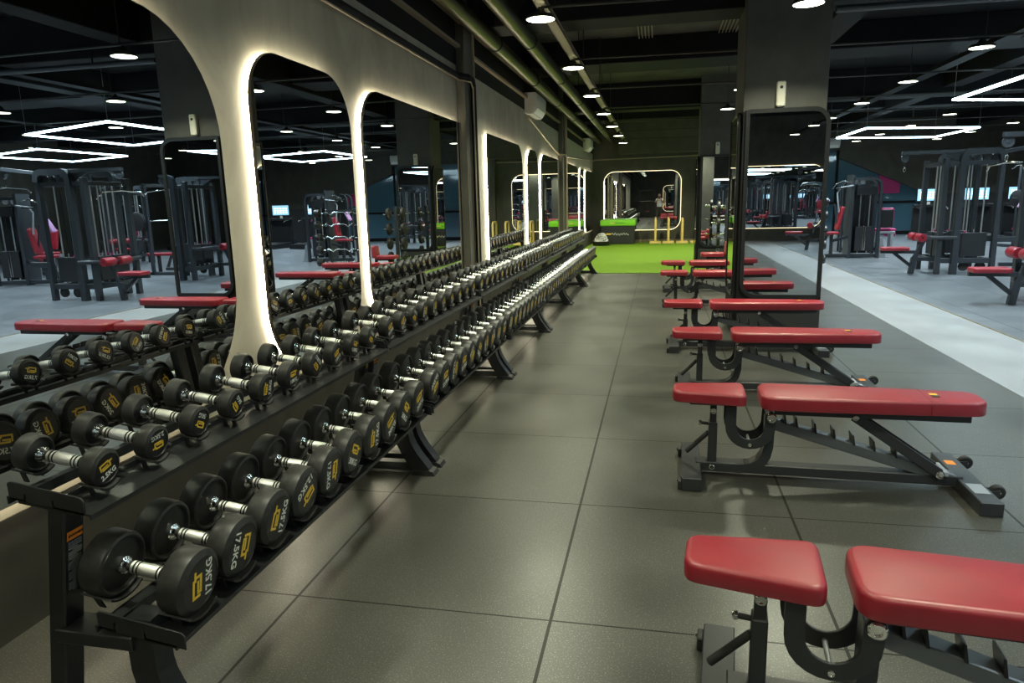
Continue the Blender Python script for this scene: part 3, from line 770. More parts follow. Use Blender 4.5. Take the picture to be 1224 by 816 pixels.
# ------------------------------------------------------------------ benches
def pad(outline, z0, z1, rnd, taper=.006):
    """upholstered pad: outline extruded with a soft top edge"""
    b = bmesh.new()
    lo = [b.verts.new((x, y, z0)) for x, y in outline]; hi = [b.verts.new((x, y, z1)) for x, y in outline]
    b.faces.new(list(reversed(lo))); top = b.faces.new(hi); n = len(outline)
    for i in range(n): b.faces.new((lo[i], lo[(i+1) % n], hi[(i+1) % n], hi[i]))
    bmesh.ops.recalc_face_normals(b, faces=b.faces)
    eds = [e for e in b.edges if abs(e.verts[0].co.z-e.verts[1].co.z) < 1e-7 and e.verts[0].co.z > z1-1e-5]
    bmesh.ops.bevel(b, geom=eds, offset=rnd, segments=4, affect='EDGES', profile=.5)
    eds = [e for e in b.edges if abs(e.verts[0].co.z-z0) < 1e-6 and abs(e.verts[1].co.z-z0) < 1e-6]
    bmesh.ops.bevel(b, geom=eds, offset=rnd*.5, segments=2, affect='EDGES', profile=.5)
    mb = MB(); mb._merge(b); return mb
def taper_outline(x0, x1, w0, w1, r, n=6):
    pts = [(x0, -w0/2), (x1, -w1/2), (x1, w1/2), (x0, w0/2)]; out = []
    for i in range(4):
        p = Vector(pts[i]); a = (Vector(pts[i-1])-p).normalized(); c = (Vector(pts[(i+1) % 4])-p).normalized()
        rr = r[i] if isinstance(r, (list, tuple)) else r
        for j in range(n+1):
            t = j/n; A = p+a*rr; B = p+c*rr
            q = A*(1-t)**2 + p*2*t*(1-t) + B*t*t
            out.append((q.x, q.y))
    return out
def sub_outline(ol, step=.12):
    out = []
    for i, p in enumerate(ol):
        q = ol[(i+1) % len(ol)]; out.append(p); d = math.hypot(q[0]-p[0], q[1]-p[1])
        for k in range(1, int(d/step)): out.append((p[0]+(q[0]-p[0])*k/int(d/step), p[1]+(q[1]-p[1])*k/int(d/step)))
    return out
def bolt_disc(mb, x, y, z, r, s=-1, d=.008):
    mb.lathe([(r, 0), (r, d*.6), (r*.8, d), (r*.52, d), (r*.46, d*.45), (r*.2, d*.45), (0, d*.45)], 20, T(x, y, z) @ RX(PI/2*(1 if s < 0 else -1)))
XZ = lambda y1: T(0, y1, 0) @ RX(PI/2)     # prism in XZ, extruded towards -y from y1
def make_bench(label, loc, rz, raised=False):
    r = thing('workout_bench', label, 'bench', loc, rz, 'red workout benches')
    B = M['benchblack']
    # seat
    pad(taper_outline(0, .375, .185, .285, (.045, .05, .05, .045)), .425, .487, .018).build('seat', M['red'], r, 40)
    MB().box(.09, .36, -.06, .06, .405, .426, .003).build('seat_plate', B, r)
    # back pad and its frame
    if not raised: bm_ = T(0, 0, 0)
    else: bm_ = T(.48, 0, .40) @ RY(-math.radians(78)) @ T(-.48, 0, -.40)
    bk = thing('backrest', None, None); bk.parent = r; bk.matrix_local = bm_
    ol = [p for p in taper_outline(.445, 1.50, .30, .215, (.075, .075, .075, .075))]
    pad([(x, y*(1+.085*math.sin(PI*min(1, max(0, (x-.445)/1.055))))) for x, y in sub_outline(ol)], .413, .487, .018).build('backrest_pad', M['red'], bk, 40)
    MB().box(1.2355, 1.2385, -.120, .120, .486, .4876).build('seam', M['redseam'], bk)
    for s_ in (-1, 1): MB().box(1.2355, 1.2385, s_*.1285-.001, s_*.1285+.001, .424, .468).build('seam', M['redseam'], bk)
    tm = MB(); tm.box(1.265, 1.30, -.035, .0, .4868, .4890); tm.build('head_print', M['rubberblack'], bk)
    tm = MB(); tm.box(1.265, 1.30, .004, .035, .4868, .4890); tm.build('head_print', M['yellow'], bk)
    MB().box(.52, 1.43, -.085, -.045, .375, .414, .003).box(.52, 1.43, .045, .085, .375, .414, .003).box(.60, .64, -.08, .08, .38, .41).box(1.36, 1.40, -.08, .08, .38, .41).build('backrest_frame', B, bk)
    # spine, feet
    MB().box(.13, 1.44, -.04, .04, .026, .078, .004).build('spine', B, r)
    MB().box(.055, .155, -.27, .28, 0, .070, .004).build('front_foot', B, r)
    for y in (-.235, .245): MB().box(.035, .056, y-.03, y+.03, 0, .05, .004).build('foot_block', M['rubberblack'], r)
    for y in (-.235, .245):
        fb = MB(); fb.lathe([(.010, 0), (.010, .006), (.005, .009), (0, .009)], 12, T(.035, y, .035) @ RY(-PI/2))
        fb.build('foot_bolt', M['chrome'], r)
    MB().box(1.41, 1.51, -.33, .35, .0, .068, .004).build('rear_foot', B, r)
    st = MB(); st.box(1.425, 1.495, -.22, -.10, .0682, .0690); st.build('rating_sticker', M['greysteel'], r)
    st = MB(); st.box(1.43, 1.475, .16, .22, .0682, .0690); st.build('warning_sticker', M['orange'], r)
    for y in (-.13, .27):
        wh = MB(); wh.lathe([(0, -.018), (.012, -.018), (.030, -.016), (.036, -.010), (.036, .010), (.030, .016), (.012, .018), (0, .018)], 20, T(1.555, y, .046) @ RX(PI/2))
        wo = wh.build('wheel', M['rubberblack'], r)
        MB().lathe([(.010, 0), (.010, .004), (0, .005)], 12, T(1.555, y-.018, .046) @ RX(PI/2)).build('wheel_bolt', M['chrome'], wo)
        MB().bar((1.50, y-.024, .04), (1.56, y-.024, .046), .006, .03).build('wheel_bracket', B, r); MB().bar((1.50, y+.024, .04), (1.56, y+.024, .046), .006, .03).build('wheel_bracket', B, r)
    # front post with inner tube, knob, handle
    MB().box(.192, .238, -.032, .032, .055, .300, .004).build('post_sleeve', B, r)
    MB().box(.198, .232, -.025, .025, .29, .412, .003).build('inner_post', B, r)
    for a_ in ((.215, -.033, .368, .018), (.215, -.033, .050, .018), (.505, -.088, .357, .026), (.905, -.088, .378, .016), (1.325, -.062, .09, .022), (.402, -.078, .202, .011)):
        bl = MB(); bolt_disc(bl, *a_, d=.012 if a_[3] > .025 else .008); bl.build('bolt', M['chrome'], r)
    kn = MB(); kn.cyl((.195, 0, .285), (.155, 0, .288), .009, 12); kn.build('adjusting_pin', M['rubberblack'], r)
    kn = MB(); kn.lathe([(.008, 0), (.014, .004), (.014, .014), (.009, .020), (0, .021)], 12, T(.158, 0, .288) @ RY(-PI/2)); kn.build('pin_knob', M['chrome'], r)
    MB().cyl((.195, -.0, .238), (.078, -.0, .118), .0135, 12, bev=.003).build('carry_handle', M['rubberblack'], r)
    # U brackets
    def U(y1):
        o = [(.275, .41), (.275, .300)]
        for i in range(13):
            a = PI+PI*i/12
            o.append((.401+.126*math.cos(a), .300+.122*math.sin(a)))
        o += [(.530, .36), (.525, .378), (.505, .388), (.485, .378), (.474, .36), (.472, .300)]
        for i in range(13):
            a = 2*PI-PI*i/12
            o.append((.401+.071*math.cos(a), .300+.070*math.sin(a)))
        o += [(.330, .300), (.330, .41)]
        return o
    for y in (-.068, .080):
        MB().prism(U(y), .012, XZ(y), .0015).build('side_bracket', B, r)
    MB().cyl((.402, -.068, .206), (.402, .07, .206), .008, 10).build('cross_pin', M['greysteel'], r)
    MB().cyl((.505, -.086, .357), (.505, .086, .357), .020, 16).build('hinge_tube', M['greysteel'], r)
    # J neck from the spine up to the hinge
    nk = [(.24, .050), (.36, .050), (.42, .060), (.462, .085), (.490, .125), (.502, .18), (.504, .30), (.505, .345)]
    MB().strip(nk, .048, .084, XZ(.042)).build('neck', B, r, 50)
    # ladder beam and its catches
    a, b = Vector((.525, 0, .305)), Vector((1.40, 0, .055))
    MB().bar(a, b, .075, .055, .004).build('ladder_beam', M['ladder'], r)
    d = (b-a).normalized(); nrm = Vector((-d.z, 0, d.x)); nrm = nrm if nrm.z > 0 else -nrm
    for x in (.575, .632, .725, .818, .912, 1.012, 1.115):
        t = (x-a.x)/(b.x-a.x); p = a.lerp(b, t)+nrm*.0275
        MB().prism([(-.004, -.004), (.006, -.004), (-.018, .046), (-.026, .046), (-.020, .030)], .088, T(p.x, .044, p.z) @ RY(math.atan2(-d.z, d.x)) @ RX(PI/2), .001).build('ladder_catch', M['black'], r)
    # back support strut
    if not raised:
        MB().bar((.905, -.055, .378), (1.325, -.05, .092), .014, .052, .003).bar((.905, .055, .378), (1.325, .05, .092), .014, .052, .003).build('support_strut', B, r)
        MB().cyl((1.10, -.05, .245), (1.10, .05, .245), .012, 10).build('strut_pin', B, r)
        MB().cyl((1.325, -.075, .095), (1.325, .075, .095), .011, 10).box(1.335, 1.36, -.07, .07, .085, .11, .003).build('strut_rod', M['greysteel'], r)
    return r
BEN = [('nearest red bench in the bottom corner, seat pad toward the aisle', .092, 1.955, -5.5, 0),
       ('red flat bench with full frame in view, second from the camera', .09, 3.775, -1.5, 0),
       ('red flat bench third from the camera, just behind the fully visible one', .115, 5.52, -.5, 0),
       ('red flat bench directly in front of the nearer mirror pillar', .06, 7.10, 0, 0),
       ('red flat bench just beyond the nearer pillar', .03, 10.05, 0, 0),
       ('red flat bench second beyond the nearer pillar', .045, 11.65, 0, 0)]
u = thing('upright_bench', 'small red bench with a short upright back pad, farthest before the second pillar', 'bench', (.76, 13.3, 0))
pad(taper_outline(0, .41, .28, .30, .05), .42, .49, .016).build('seat', M['red'], u, 40)
bp_ = pad(taper_outline(.0, .24, .28, .26, .04), 0, .06, .014).build('backrest', M['red'], u, 40)
bp_.matrix_local = T(.475, 0, .44) @ RY(-math.radians(86))
MB().box(.10, .16, -.03, .03, .05, .42, .004).box(.02, .48, -.03, .03, .05, .10, .004).box(.42, .47, -.025, .025, .09, .50, .004).box(.10, .46, -.03, .03, .385, .42, .004).build('frame', M['benchblack'], u)
for x_ in (.03, .46): MB().box(x_-.03, x_+.03, -.24, .24, 0, .055, .004).build('foot', M['benchblack'], u)
for l, x, y, a, rs in BEN:
    make_bench(l, (x, y, 0), math.radians(a), bool(rs))

# ------------------------------------------------------------------ gym machines
MS = M['machine']
def pulley_mb(c, r, axis='Y', w=.03):
    mb = MB(); m = T(*c) @ (RX(PI/2) if axis == 'Y' else RY(PI/2))
    mb.lathe([(0, -w/2), (r*.3, -w/2), (r*.35, -w*.35), (r*.8, -w*.35), (r, -w/2), (r*.86, 0), (r, w/2), (r*.8, w*.35), (r*.35, w*.35), (r*.3, w/2), (0, w/2)], 20, m)
    return mb
def roller(root, p, q, r, m):
    mb = MB(); p = Vector(p); q = Vector(q); L = (q-p).length
    mm = (q-p).to_track_quat('Z', 'Y').to_matrix().to_4x4(); mm.translation = p
    mb.lathe([(r*.5, 0), (r*.9, 0), (r, L*.08), (r, L*.92), (r*.9, L), (r*.5, L)], 18, mm)
    return mb.build('roller_pad', m, root)
def station(root, x0, side=-1, y=.0, m=None):
    """low seat with knee rollers on the aisle side of a tower"""
    m = m or M['red']
    f = MB()
    f.bar((x0, y, .27), (x0-.42, y, .27), .07, .07, .004)
    f.bar((x0-.46, y, 0), (x0-.42, y, .30), .08, .09, .004)
    f.bar((x0-.42, y, .28), (x0-.28, y, .62), .07, .07, .004)
    f.bar((x0-.42, y, .40), (x0-1.0, y, .41), .06, .06, .004)
    f.bar((x0-.44, y, .12), (x0-.78, y, .40), .055, .055, .004)
    f.cyl((x0-.40, y-.30, .67), (x0-.40, y+.30, .67), .018, 10)
    f.bar((x0-.29, y, .60), (x0-.40, y, .68), .05, .05)
    f.build('seat_frame', MS, root)
    pad(taper_outline(x0-1.02, x0-.57, .26, .30, .05), .44, .50, .016).build('seat', m, root, 40)
    roller(root, (x0-.40, y-.30, .67), (x0-.40, y-.06, .67), .075, m)
    roller(root, (x0-.40, y+.06, .67), (x0-.40, y+.30, .67), .075, m)
def carabiner(root, x, y, z):
    MB().tube([(x+.018*math.cos(a), y, z+.04*math.sin(a)) for a in [i*2*PI/12 for i in range(12)]], .005, 6, closed=True).build('carabiner', M['chrome'], root)
def make_tower(label, loc, rz=0, latbar=False):
    r = thing('cable_tower', label, 'gym machine', loc, rz)
    D = .95
    for x, y in ((-.26, 0), (.63, 0), (-.26, D), (.63, D)):
        MB().box(x-.04, x+.04, y-.05, y+.05, 0, 2.06, .006).build('column', MS, r)
    for y in (-.02, D+.02):
        MB().strip([(0, 0), (0, 2.02), (.015, 2.09), (.05, 2.14), (.11, 2.16), (.52, 2.16), (.58, 2.14), (.615, 2.09), (.63, 2.0)], .10, .11, T(0, y+.055, 0) @ RX(PI/2)).build('main_column', MS, r, 50)
    for y in (0, D):
        MB().box(-.26, .63, y-.035, y+.035, .20, .29, .004).build('cross_beam', MS, r); MB().box(-.26, .63, y-.03, y+.03, 1.93, 2.0, .004).build('cross_beam', MS, r)
    for x in (-.26, .63):
        MB().box(x-.035, x+.035, 0, D, .20, .28, .004).build('cross_beam', MS, r); MB().box(x-.035, x+.035, 0, D, 1.93, 2.0, .004).build('cross_beam', MS, r)
    MB().tube([(0, -.06, .66), (-.30, -.06, .66), (-.38, 0, .66), (-.40, .15, .66), (-.40, D-.15, .66), (-.36, D, .66), (-.26, D, .66)], .035, 10).build('guard_rail', MS, r)
    MB().bar((.63, -.02, .62), (1.0, -.02, .62), .07, .09, .004).build('side_arm', MS, r)
    # stacks and rods
    for (x0, x1, y0, y1) in ((.12, .52, .03, .16), (.12, .52, D-.16, D-.03), (-.20, -.08, .18, .46), (-.20, -.08, .52, .80)):
        st = MB().box(x0, x1, y0, y1, .32, .74, .004).build('weight_stack', M['stack'], r)
        cx, cy = (x0+x1)/2, (y0+y1)/2; wx = (x1-x0) > (y1-y0)
        for s in (-1, 1):
            a = (cx+s*.12, cy) if wx else (cx, cy+s*.08)
            MB().cyl((*a, .28), (*a, 1.95), .013, 10).build('guide_rod', M['rod'], r)
        MB().cyl((cx, cy, .74), (cx, cy, 1.9), .006, 6).build('cable', M['rubberblack'], r)
        MB().cyl((cx, cy-.012 if wx else cy, .34), (cx, cy-.012 if wx else cy, .80), .010, 8).build('selector_rod', M['greysteel'], r)
        MB().lathe([(0, 0), (.02, .004), (.02, .012), (0, .016)], 10, T(x0+.03, y0-.005, .76) @ RX(PI/2)).build('pin_knob', M['magenta'], r)
    for x in (.10, .25, .40, .52): pulley_mb((x, .06, 2.04), .062).build('pulley', M['machine'], r)
    for x in (.18, .45): pulley_mb((x, .02, .14), .085).build('low_pulley', M['rubberblack'], r)
    pulley_mb((-.10, .3, 2.06), .06).build('pulley', M['machine'], r)
    # high arm on the aisle side
    a = MB(); a.box(-.98, .06, .02, .09, 2.14, 2.20, .004); a.prism([(-.30, 2.14), (-.02, 2.14), (-.02, 1.98)], .03, T(0, .07, 0) @ RX(PI/2)); a.build('pulley_arm', MS, r)
    pulley_mb((-.92, .055, 2.08), .07).build('pulley', M['machine'], r)
    MB().cyl((-.92-.0, .055, 2.01), (-.92, .055, 1.92), .006, 6).build('cable', M['rubberblack'], r)
    carabiner(r, -.92, .055, 1.88)
    b = MB(); b.bar((.55, .3, 2.12), (1.30, -.05, 2.24), .08, .06, .004); b.build('pulley_arm', MS, r)
    pulley_mb((1.25, -.03, 2.14), .07).build('pulley', M['machine'], r)
    MB().cyl((1.25, -.03, 2.07), (1.25, -.03, 1.98), .006, 6).build('cable', M['rubberblack'], r)
    MB().tube([(.78, -.03, 1.84), (.84, -.03, 1.90), (1.25, -.03, 1.94), (1.66, -.03, 1.90), (1.72, -.03, 1.84)], .015, 10).build('pull_bar', M['chrome'], r)
    if latbar:
        MB().tube([(-.92, -.44, 1.74), (-.92, -.38, 1.80), (-.92, .055, 1.83), (-.92, .50, 1.80), (-.92, .56, 1.74)], .015, 10).build('pull_bar', M['chrome'], r)
    station(r, -.20, y=.1)
    return r
make_tower('tall cable tower with red knee rollers, the one in full view beyond the walkway', (5.24, 14.05, 0))
make_tower('nearer cable tower outside the right edge, its red seat jutting in beside the walkway', (5.22, 10.15, 0), 0, True)
make_tower('cable tower far at the camera end of the machine area', (4.6, -4.5, 0), 0.2)
make_tower('cable tower beside the bench area, outside the frame, seen in the pillar mirror', (5.25, 5.7, 0))
make_tower('cable tower level with the nearest bench, seen in the pillar mirror', (5.6, 1.6, 0), 0, True)
make_tower('cable tower deep in the machine area near the far right wall', (10.8, 17.2, 0), 0.6)
make_tower('cable tower by the right wall seen only in mirrors', (11.2, 9.2, 0), -0.5)

def stack_machine(label, loc, rz, kind='press', m=None, loc2=None):
    m = m or M['red']
    r = thing('stack_machine', label, 'gym machine', loc, rz)
    # tower with rounded top corner
    MB().strip([(-.02, 0), (-.02, 1.90)], .06, .5, T(0, .5, 0) @ RX(PI/2)).build('upright', MS, r)
    MB().strip([(-.02, 1.80), (.42, 1.80), (.52, 1.77), (.57, 1.70), (.585, 1.60), (.585, 0)], .055, .10, T(0, .10, 0) @ RX(PI/2)).build('frame_hoop', MS, r, 50)
    MB().strip([(-.02, 1.80), (.42, 1.80), (.52, 1.77), (.57, 1.70), (.585, 1.60), (.585, 0)], .055, .10, T(0, .50, 0) @ RX(PI/2)).build('frame_hoop', MS, r, 50)
    MB().box(.05, .52, .30, .34, .10, 1.66, .01).build('rear_shroud', M['black'], r)
    MB().box(.08, .50, .02, .07, 1.44, 1.62, .01).build('header_plate', M['black'], r)
    MB().box(.10, .48, .06, .24, .16, .72, .006).build('weight_stack', M['stack'], r)
    for x in (.19, .39):
        MB().cyl((x, .14, .10), (x, .14, 1.5), .013, 10).build('guide_rod', M['rod'], r)
    for x in (.27, .31): MB().cyl((x, .05, .18), (x, .05, .74), .009, 8).build('selector_rod', M['chrome'], r)
    MB().cyl((.29, .12, .74), (.29, .12, 1.48), .006, 6).build('cable', M['rubberblack'], r)
    MB().box(-.70, .62, .05, .13, .02, .10, .006).build('base_beam', MS, r)
    MB().prism([(.64, 0), (.86, 0), (.86, .02), (.78, .03), (.70, .46), (.64, .46)], .09, T(0, .15, 0) @ RX(PI/2), .003).build('rear_foot', M['greysteel'], r)
    for x in (.02, .18): pulley_mb((x, .04, 1.74), .055).build('pulley', M['greysteel'], r)
    if kind == 'press':
        MB().bar((-.40, .1, .08), (-.40, .1, .56), .07, .07, .004).bar((-.62, .1, .10), (-.50, .1, .56), .05, .05).bar((-.40, .1, .4), (-.02, .1, .5), .05, .06).build('seat_frame', MS, r)
        pad(taper_outline(-.68, -.28, .30, .30, .05), .56, .62, .016).build('seat', m, r, 40)
        bo = pad(taper_outline(-.27, .27, .28, .24, .05), 0, .065, .016).build('backrest', m, r, 40)
        bo.matrix_local = T(-.22, .1, .92) @ RY(-math.radians(80))
        MB().strip([(-.38, 1.26), (-.30, .80), (-.26, .78)], .03, .03, T(0, .115, 0) @ RX(PI/2)).build('pad_arm', MS, r)
        po = pad(taper_outline(-.15, .15, .18, .18, .03), 0, .05, .014).build('chest_pad', M['violet'], r, 40)
        po.matrix_local = T(-.56, .12, 1.22) @ RY(-math.radians(62))
        MB().tube([(-.02, .0, 1.66), (-.28, -.02, 1.62), (-.36, -.02, 1.50), (-.30, -.02, 1.06)], .018, 10).build('press_arm', M['greysteel'], r)
        MB().tube([(-.02, .2, 1.74), (-.20, .2, 1.78), (-.36, .2, 1.70), (-.42, .2, 1.60)], .018, 10).build('press_arm', M['chrome'], r)
        MB().cyl((-.40, -.04, 1.60), (-.16, -.04, 1.62), .02, 10).build('hand_grip', M['rubberblack'], r)
    else:
        MB().bar((-.32, -.10, 0), (-.32, -.10, .5), .06, .06).bar((-.62, -.10, 0), (-.62, -.10, .5), .06, .06).bar((-.32, .25, 0), (-.32, .25, .5), .06, .06).bar((-.62, .25, 0), (-.62, .25, .5), .06, .06).box(-.68, -.26, -.14, .29, .46, .52, .006).build('seat_frame', M['greysteel'], r)
        pad(taper_outline(-.72, -.24, .42, .42, .05), .52, .58, .016).build('seat', m, r, 40)
        bo = pad(taper_outline(-.24, .24, .36, .32, .05), 0, .06, .016).build('backrest', m, r, 40)
        bo.matrix_local = T(-.46, .26, .86) @ RZ(PI/2) @ RY(math.radians(-78))
        bo2 = MB().box(-.60, -.33, .33, .36, .62, 1.06, .01).build('backrest_shell', M['black'], r)
        roller(r, (-.30, -.35, .42), (-.05, -.35, .42), .07, m); roller(r, (-.80, -.35, .42), (-.55, -.35, .42), .07, m)
        MB().cyl((-.82, -.35, .42), (.0, -.35, .42), .018, 10).bar((-.02, -.35, .42), (-.02, .05, .6), .04, .06).build('leg_arm', MS, r)
    return r
stack_machine('weight-stack machine with a red seat and a violet pad, behind the pale walkway end', (4.36, 17.55, 0), 0)
stack_machine('leg machine with a magenta seat, right of the black weight-stack machine', (5.20, 19.75, 0), PI-.1, 'leg', M['magenta'])
stack_machine('red-seated machine by the right edge, behind the cable tower in full view', (8.25, 17.2, 0), .3, 'press')
stack_machine('machine with red seat in the middle of the machine area, seen in the first mirror', (8.7, 12.3, 0), -.3, 'press')
stack_machine('machine with magenta leg rollers near the far corner glass', (11.0, 22.0, 0), .5, 'leg', M['magenta'])
stack_machine('machine with red leg rollers behind the nearer cable tower', (10.4, 14.2, 0), .2, 'leg')
stack_machine('machine with magenta seat by the far right wall', (12.6, 20.0, 0), -.4, 'press', M['magenta'])
stack_machine('machine with a red seat beside the walkway at the level of the nearest bench', (8.2, 3.6, 0), -.2, 'press')
stack_machine('machine with red seat beside the camera-end cable tower', (7.2, -3.4, 0), .4, 'press')
stack_machine('machine with magenta rollers beside the camera-end wall', (6.4, -6.6, 0), -.2, 'leg', M['magenta'])
stack_machine('machine with a red seat near the far cable tower by the wall', (12.2, 13.0, 0), .7, 'leg')

def smith(label, loc, rz):
    """plate-loaded rack with angled arms and plates"""
    r = thing('plate_machine', label, 'gym machine', loc, rz)
    for x in (-.6, .6):
        MB().bar((x, 0, 0), (x, 0, 2.1), .07, .07, .004).build('upright', MS, r)
        MB().bar((x, -.6, .04), (x, .6, .04), .07, .07, .004).build('base_beam', MS, r)
        MB().bar((x, -.55, .08), (x, 0, 1.2), .06, .05, .004).build('brace', MS, r)
    MB().bar((-.6, 0, 2.06), (.6, 0, 2.06), .07, .07, .004).build('top_beam', MS, r)
    MB().cyl((-.95, -.15, 1.25), (.95, -.15, 1.25), .015, 10).build('bar', M['chrome'], r)
    for x in (-.80, -.75, .75, .80): MB().lathe([(.03, -.018), (.2, -.018), (.215, -.01), (.215, .01), (.2, .018), (.03, .018)], 24, T(x, -.15, 1.25) @ RY(PI/2)).build('weight_disc', M['plate'], r)
    pad(taper_outline(-.14, .14, 1.1, 1.1, .04), .42, .48, .015).build('pad', M['red'], r, 40)
    MB().bar((0, -.3, 0), (0, -.3, .42), .06, .06).bar((0, .3, 0), (0, .3, .42), .06, .06).build('pad_legs', MS, r)
    return r
smith('plate-loaded press with red bench pad, reflected in the first mirror', (7.2, 14.9, 0), PI/2)
smith('plate-loaded press near the far corner of the machine area', (9.6, 20.8, 0), .4)
smith('plate-loaded rack against the camera-end wall left side', (-.9, -7.6, 0), 0)

def treadmill(label, x, y):
    r = thing('treadmill', label, 'treadmill', (x, y, 0))
    MB().prism([(-.9, .02), (.75, .02), (.85, .20), (.70, .28), (.45, .20), (-.9, .16)], .72, Matrix(((0, 0, 1, -.36), (1, 0, 0, 0), (0, 1, 0, 0), (0, 0, 0, 1))), .01).build('deck', M['black'], r)
    MB().box(-.26, .26, -.85, .40, .165, .18, .002).build('running_belt', M['rubberblack'], r)
    for s in (-1, 1):
        MB().bar((s*.38, .55, .1), (s*.38, .45, 1.08), .06, .10, .01, up=(0, 1, 0)).build('upright', MS, r)
        MB().tube([(s*.38, .42, 1.0), (s*.38, .0, .98), (s*.37, -.1, .92)], .022, 8).build('handrail', M['rubberblack'], r)
    MB().box(-.44, .44, .40, .48, .18, 1.0, .02).build('front_shroud', M['black'], r)
    MB().box(-.44, .44, .26, .46, .99, 1.08, .015).build('console', M['black'], r)
    sc = MB().box(-.36, .36, .42, .46, 1.16, 1.58, .012).build('screen_housing', M['black'], r)
    MB().box(-.33, .33, .414, .42, 1.20, 1.55, .001).build('screen', M['screen'], sc)
    li = MB()
    for i in range(3):
        for j in range(5): li.box(-.27+.115*j, -.19+.115*j, .411, .414, 1.26+.08*i, 1.31+.08*i)
    li.build('screen_icons', M['screenline'], sc)
    MB().bar((0, .44, 1.05), (0, .44, 1.2), .08, .04).build('screen_neck', M['beige'], r)
for i, (x, w) in enumerate(((8.22, 'beside the sloping dark wall'), (9.55, 'second from the sloping dark wall'), (10.75, 'third from the sloping dark wall'), (12.0, 'fourth from the sloping dark wall'), (13.2, 'nearest the right wall'))):
    treadmill('black treadmill with a lit blue screen, %s' % w, x, 23.9)

# barbell rack with fixed curl bars
def bar_rack(label, loc, rz):
    r = thing('barbell_rack', label, 'barbell rack', loc, rz, None)
    for s in (-1, 1):
        MB().bar((s*.34, .08, 0), (s*.34, .0, 1.42), .06, .06, .004).build('upright', MS, r)
        MB().box(s*.34-.035, s*.34+.035, -.3, .32, 0, .05, .004).build('foot', MS, r)
        for z in (.22, .50, .78, 1.06, 1.32):
            MB().bar((s*.34, .04, z), (s*.34, -.13, z-.02), .04, .02).bar((s*.34, -.13, z-.02), (s*.34, -.14, z+.03), .04, .012).build('hook', MS, r)
    MB().bar((-.34, .06, .12), (.34, .06, .12), .05, .05).bar((-.34, .0, 1.38), (.34, .0, 1.38), .05, .05).build('cross_beam', MS, r)
    return r
bar_rack('rack of curl barbells behind the nearer pillar', (2.62, 14.8, 0), 0)
NUM = ['lowest', 'second from the bottom', 'middle', 'second from the top', 'topmost']
for i, z in enumerate((.22, .50, .78, 1.06, 1.32)):
    b = thing('curl_barbell', 'chrome curl barbell, %s on the rack behind the nearer pillar' % NUM[i], 'barbell', (2.62, 14.8-.10, z+.012), 0, 'curl barbells')
    zz = [(-.55, 0), (-.36, 0), (-.30, .03), (-.20, -.03), (-.12, .025), (.12, .025), (.20, -.03), (.30, .03), (.36, 0), (.55, 0)]
    MB().tube([(x, 0, q) for x, q in zz], .015, 10).build('bar', M['chrome'], b)
    for s in (-1, 1):
        MB().lathe([(0, -.06), (.08, -.06), (.09, -.05), (.09, .05), (.08, .06), (0, .06)], 20, T(s*.52, 0, 0) @ RY(PI/2)).build('head', M['rubber'], b)
# dumbbell tree
r = thing('weight_tree', 'upright black weight tree between the two pillars', 'weight tree', (1.35, 14.9, 0))
MB().bar((0, 0, 0), (0, 0, 1.45), .07, .07, .004).build('post', MS, r)
MB().box(-.3, .3, -.04, .04, 0, .05, .004).box(-.04, .04, -.3, .3, 0, .049, .004).build('base', MS, r)
for z in (.30, .62, .94, 1.26):
    for s in (-1, 1):
        MB().cyl((0, 0, z), (s*.30, 0, z+.03), .018, 10).build('peg', M['chrome'], r)
        MB().lathe([(.02, -.03), (.13, -.03), (.14, -.02), (.14, .02), (.13, .03), (.02, .03)], 22, T(s*.17, 0, z+.015) @ RY(PI/2)).build('weight_disc', M['rubber'], r)

# ------------------------------------------------------------------ turf end
r = thing('plyo_box', 'soft black jump box with a bright green top under the end mirror', 'jump box', (-1.33, 23.95, .014))
MB().box(-.56, .54, -.42, .42, 0, .60, .015).build('box_body', M['boxblack'], r)
MB().box(-.58, .57, -.44, .44, .60, .79, .02, seg=2).build('box_lid', M['green'], r)
g = MB(); g.box(-.38, -.22, -.424, -.419, .31, .36, .002); g.build('logo_block', M['yellow'], r)
g = MB(); pts = []
for i in range(60):
    t = i/59
    pts.append((-.20+.56*t, -.422, .33+.035*math.sin(t*38)*(1-.3*t)+.012*math.sin(t*11)))
g.tube(pts, .007, 5); g.build('script_logo', M['white'], r)
g = MB(); g.box(-.25, -.10, -.444, -.439, .68, .71, .001); g.build('lid_logo', M['gold'], r)
g = MB(); g.tube([(-.08+.3*i/20, -.442, .695+.012*math.sin(i*1.9)) for i in range(21)], .006, 5); g.build('lid_script', M['screen'] if False else M['machine'], r)
HB = ['leftmost', 'second from the left', 'third from the left', 'rightmost, partly behind the farther pillar']
for i, x in enumerate((-.11, .31, .75, 1.20)):
    r = thing('parallette_bar', 'yellow dip bar standing on the turf, %s' % HB[i], 'dip bar', (x, 23.85, .014), 0, 'yellow dip bars')
    y0, y1 = -.28, .28
    MB().tube([(0, y0, .03), (0, y0, .70), (0, y0+.03, .76), (0, y0+.09, .79), (0, y1-.09, .79), (0, y1-.03, .76), (0, y1, .70), (0, y1, .03)], .036, 12).build('hoop', M['gold'], r)
    for y in (y0, y1): MB().box(-.185, .185, y-.045, y+.045, 0, .055, .008).build('foot', M['gold'], r)
r = thing('rope_coil', 'grey coiled battle rope heaped in a black tray at the end of the racks', 'rope', (-1.83, 23.0, .014))
MB().lathe([(0, .0), (.26, .0), (.32, .14), (.30, .14), (.25, .02), (0, .02)], 24).build('tray', M['boxblack'], r)
mb = MB()
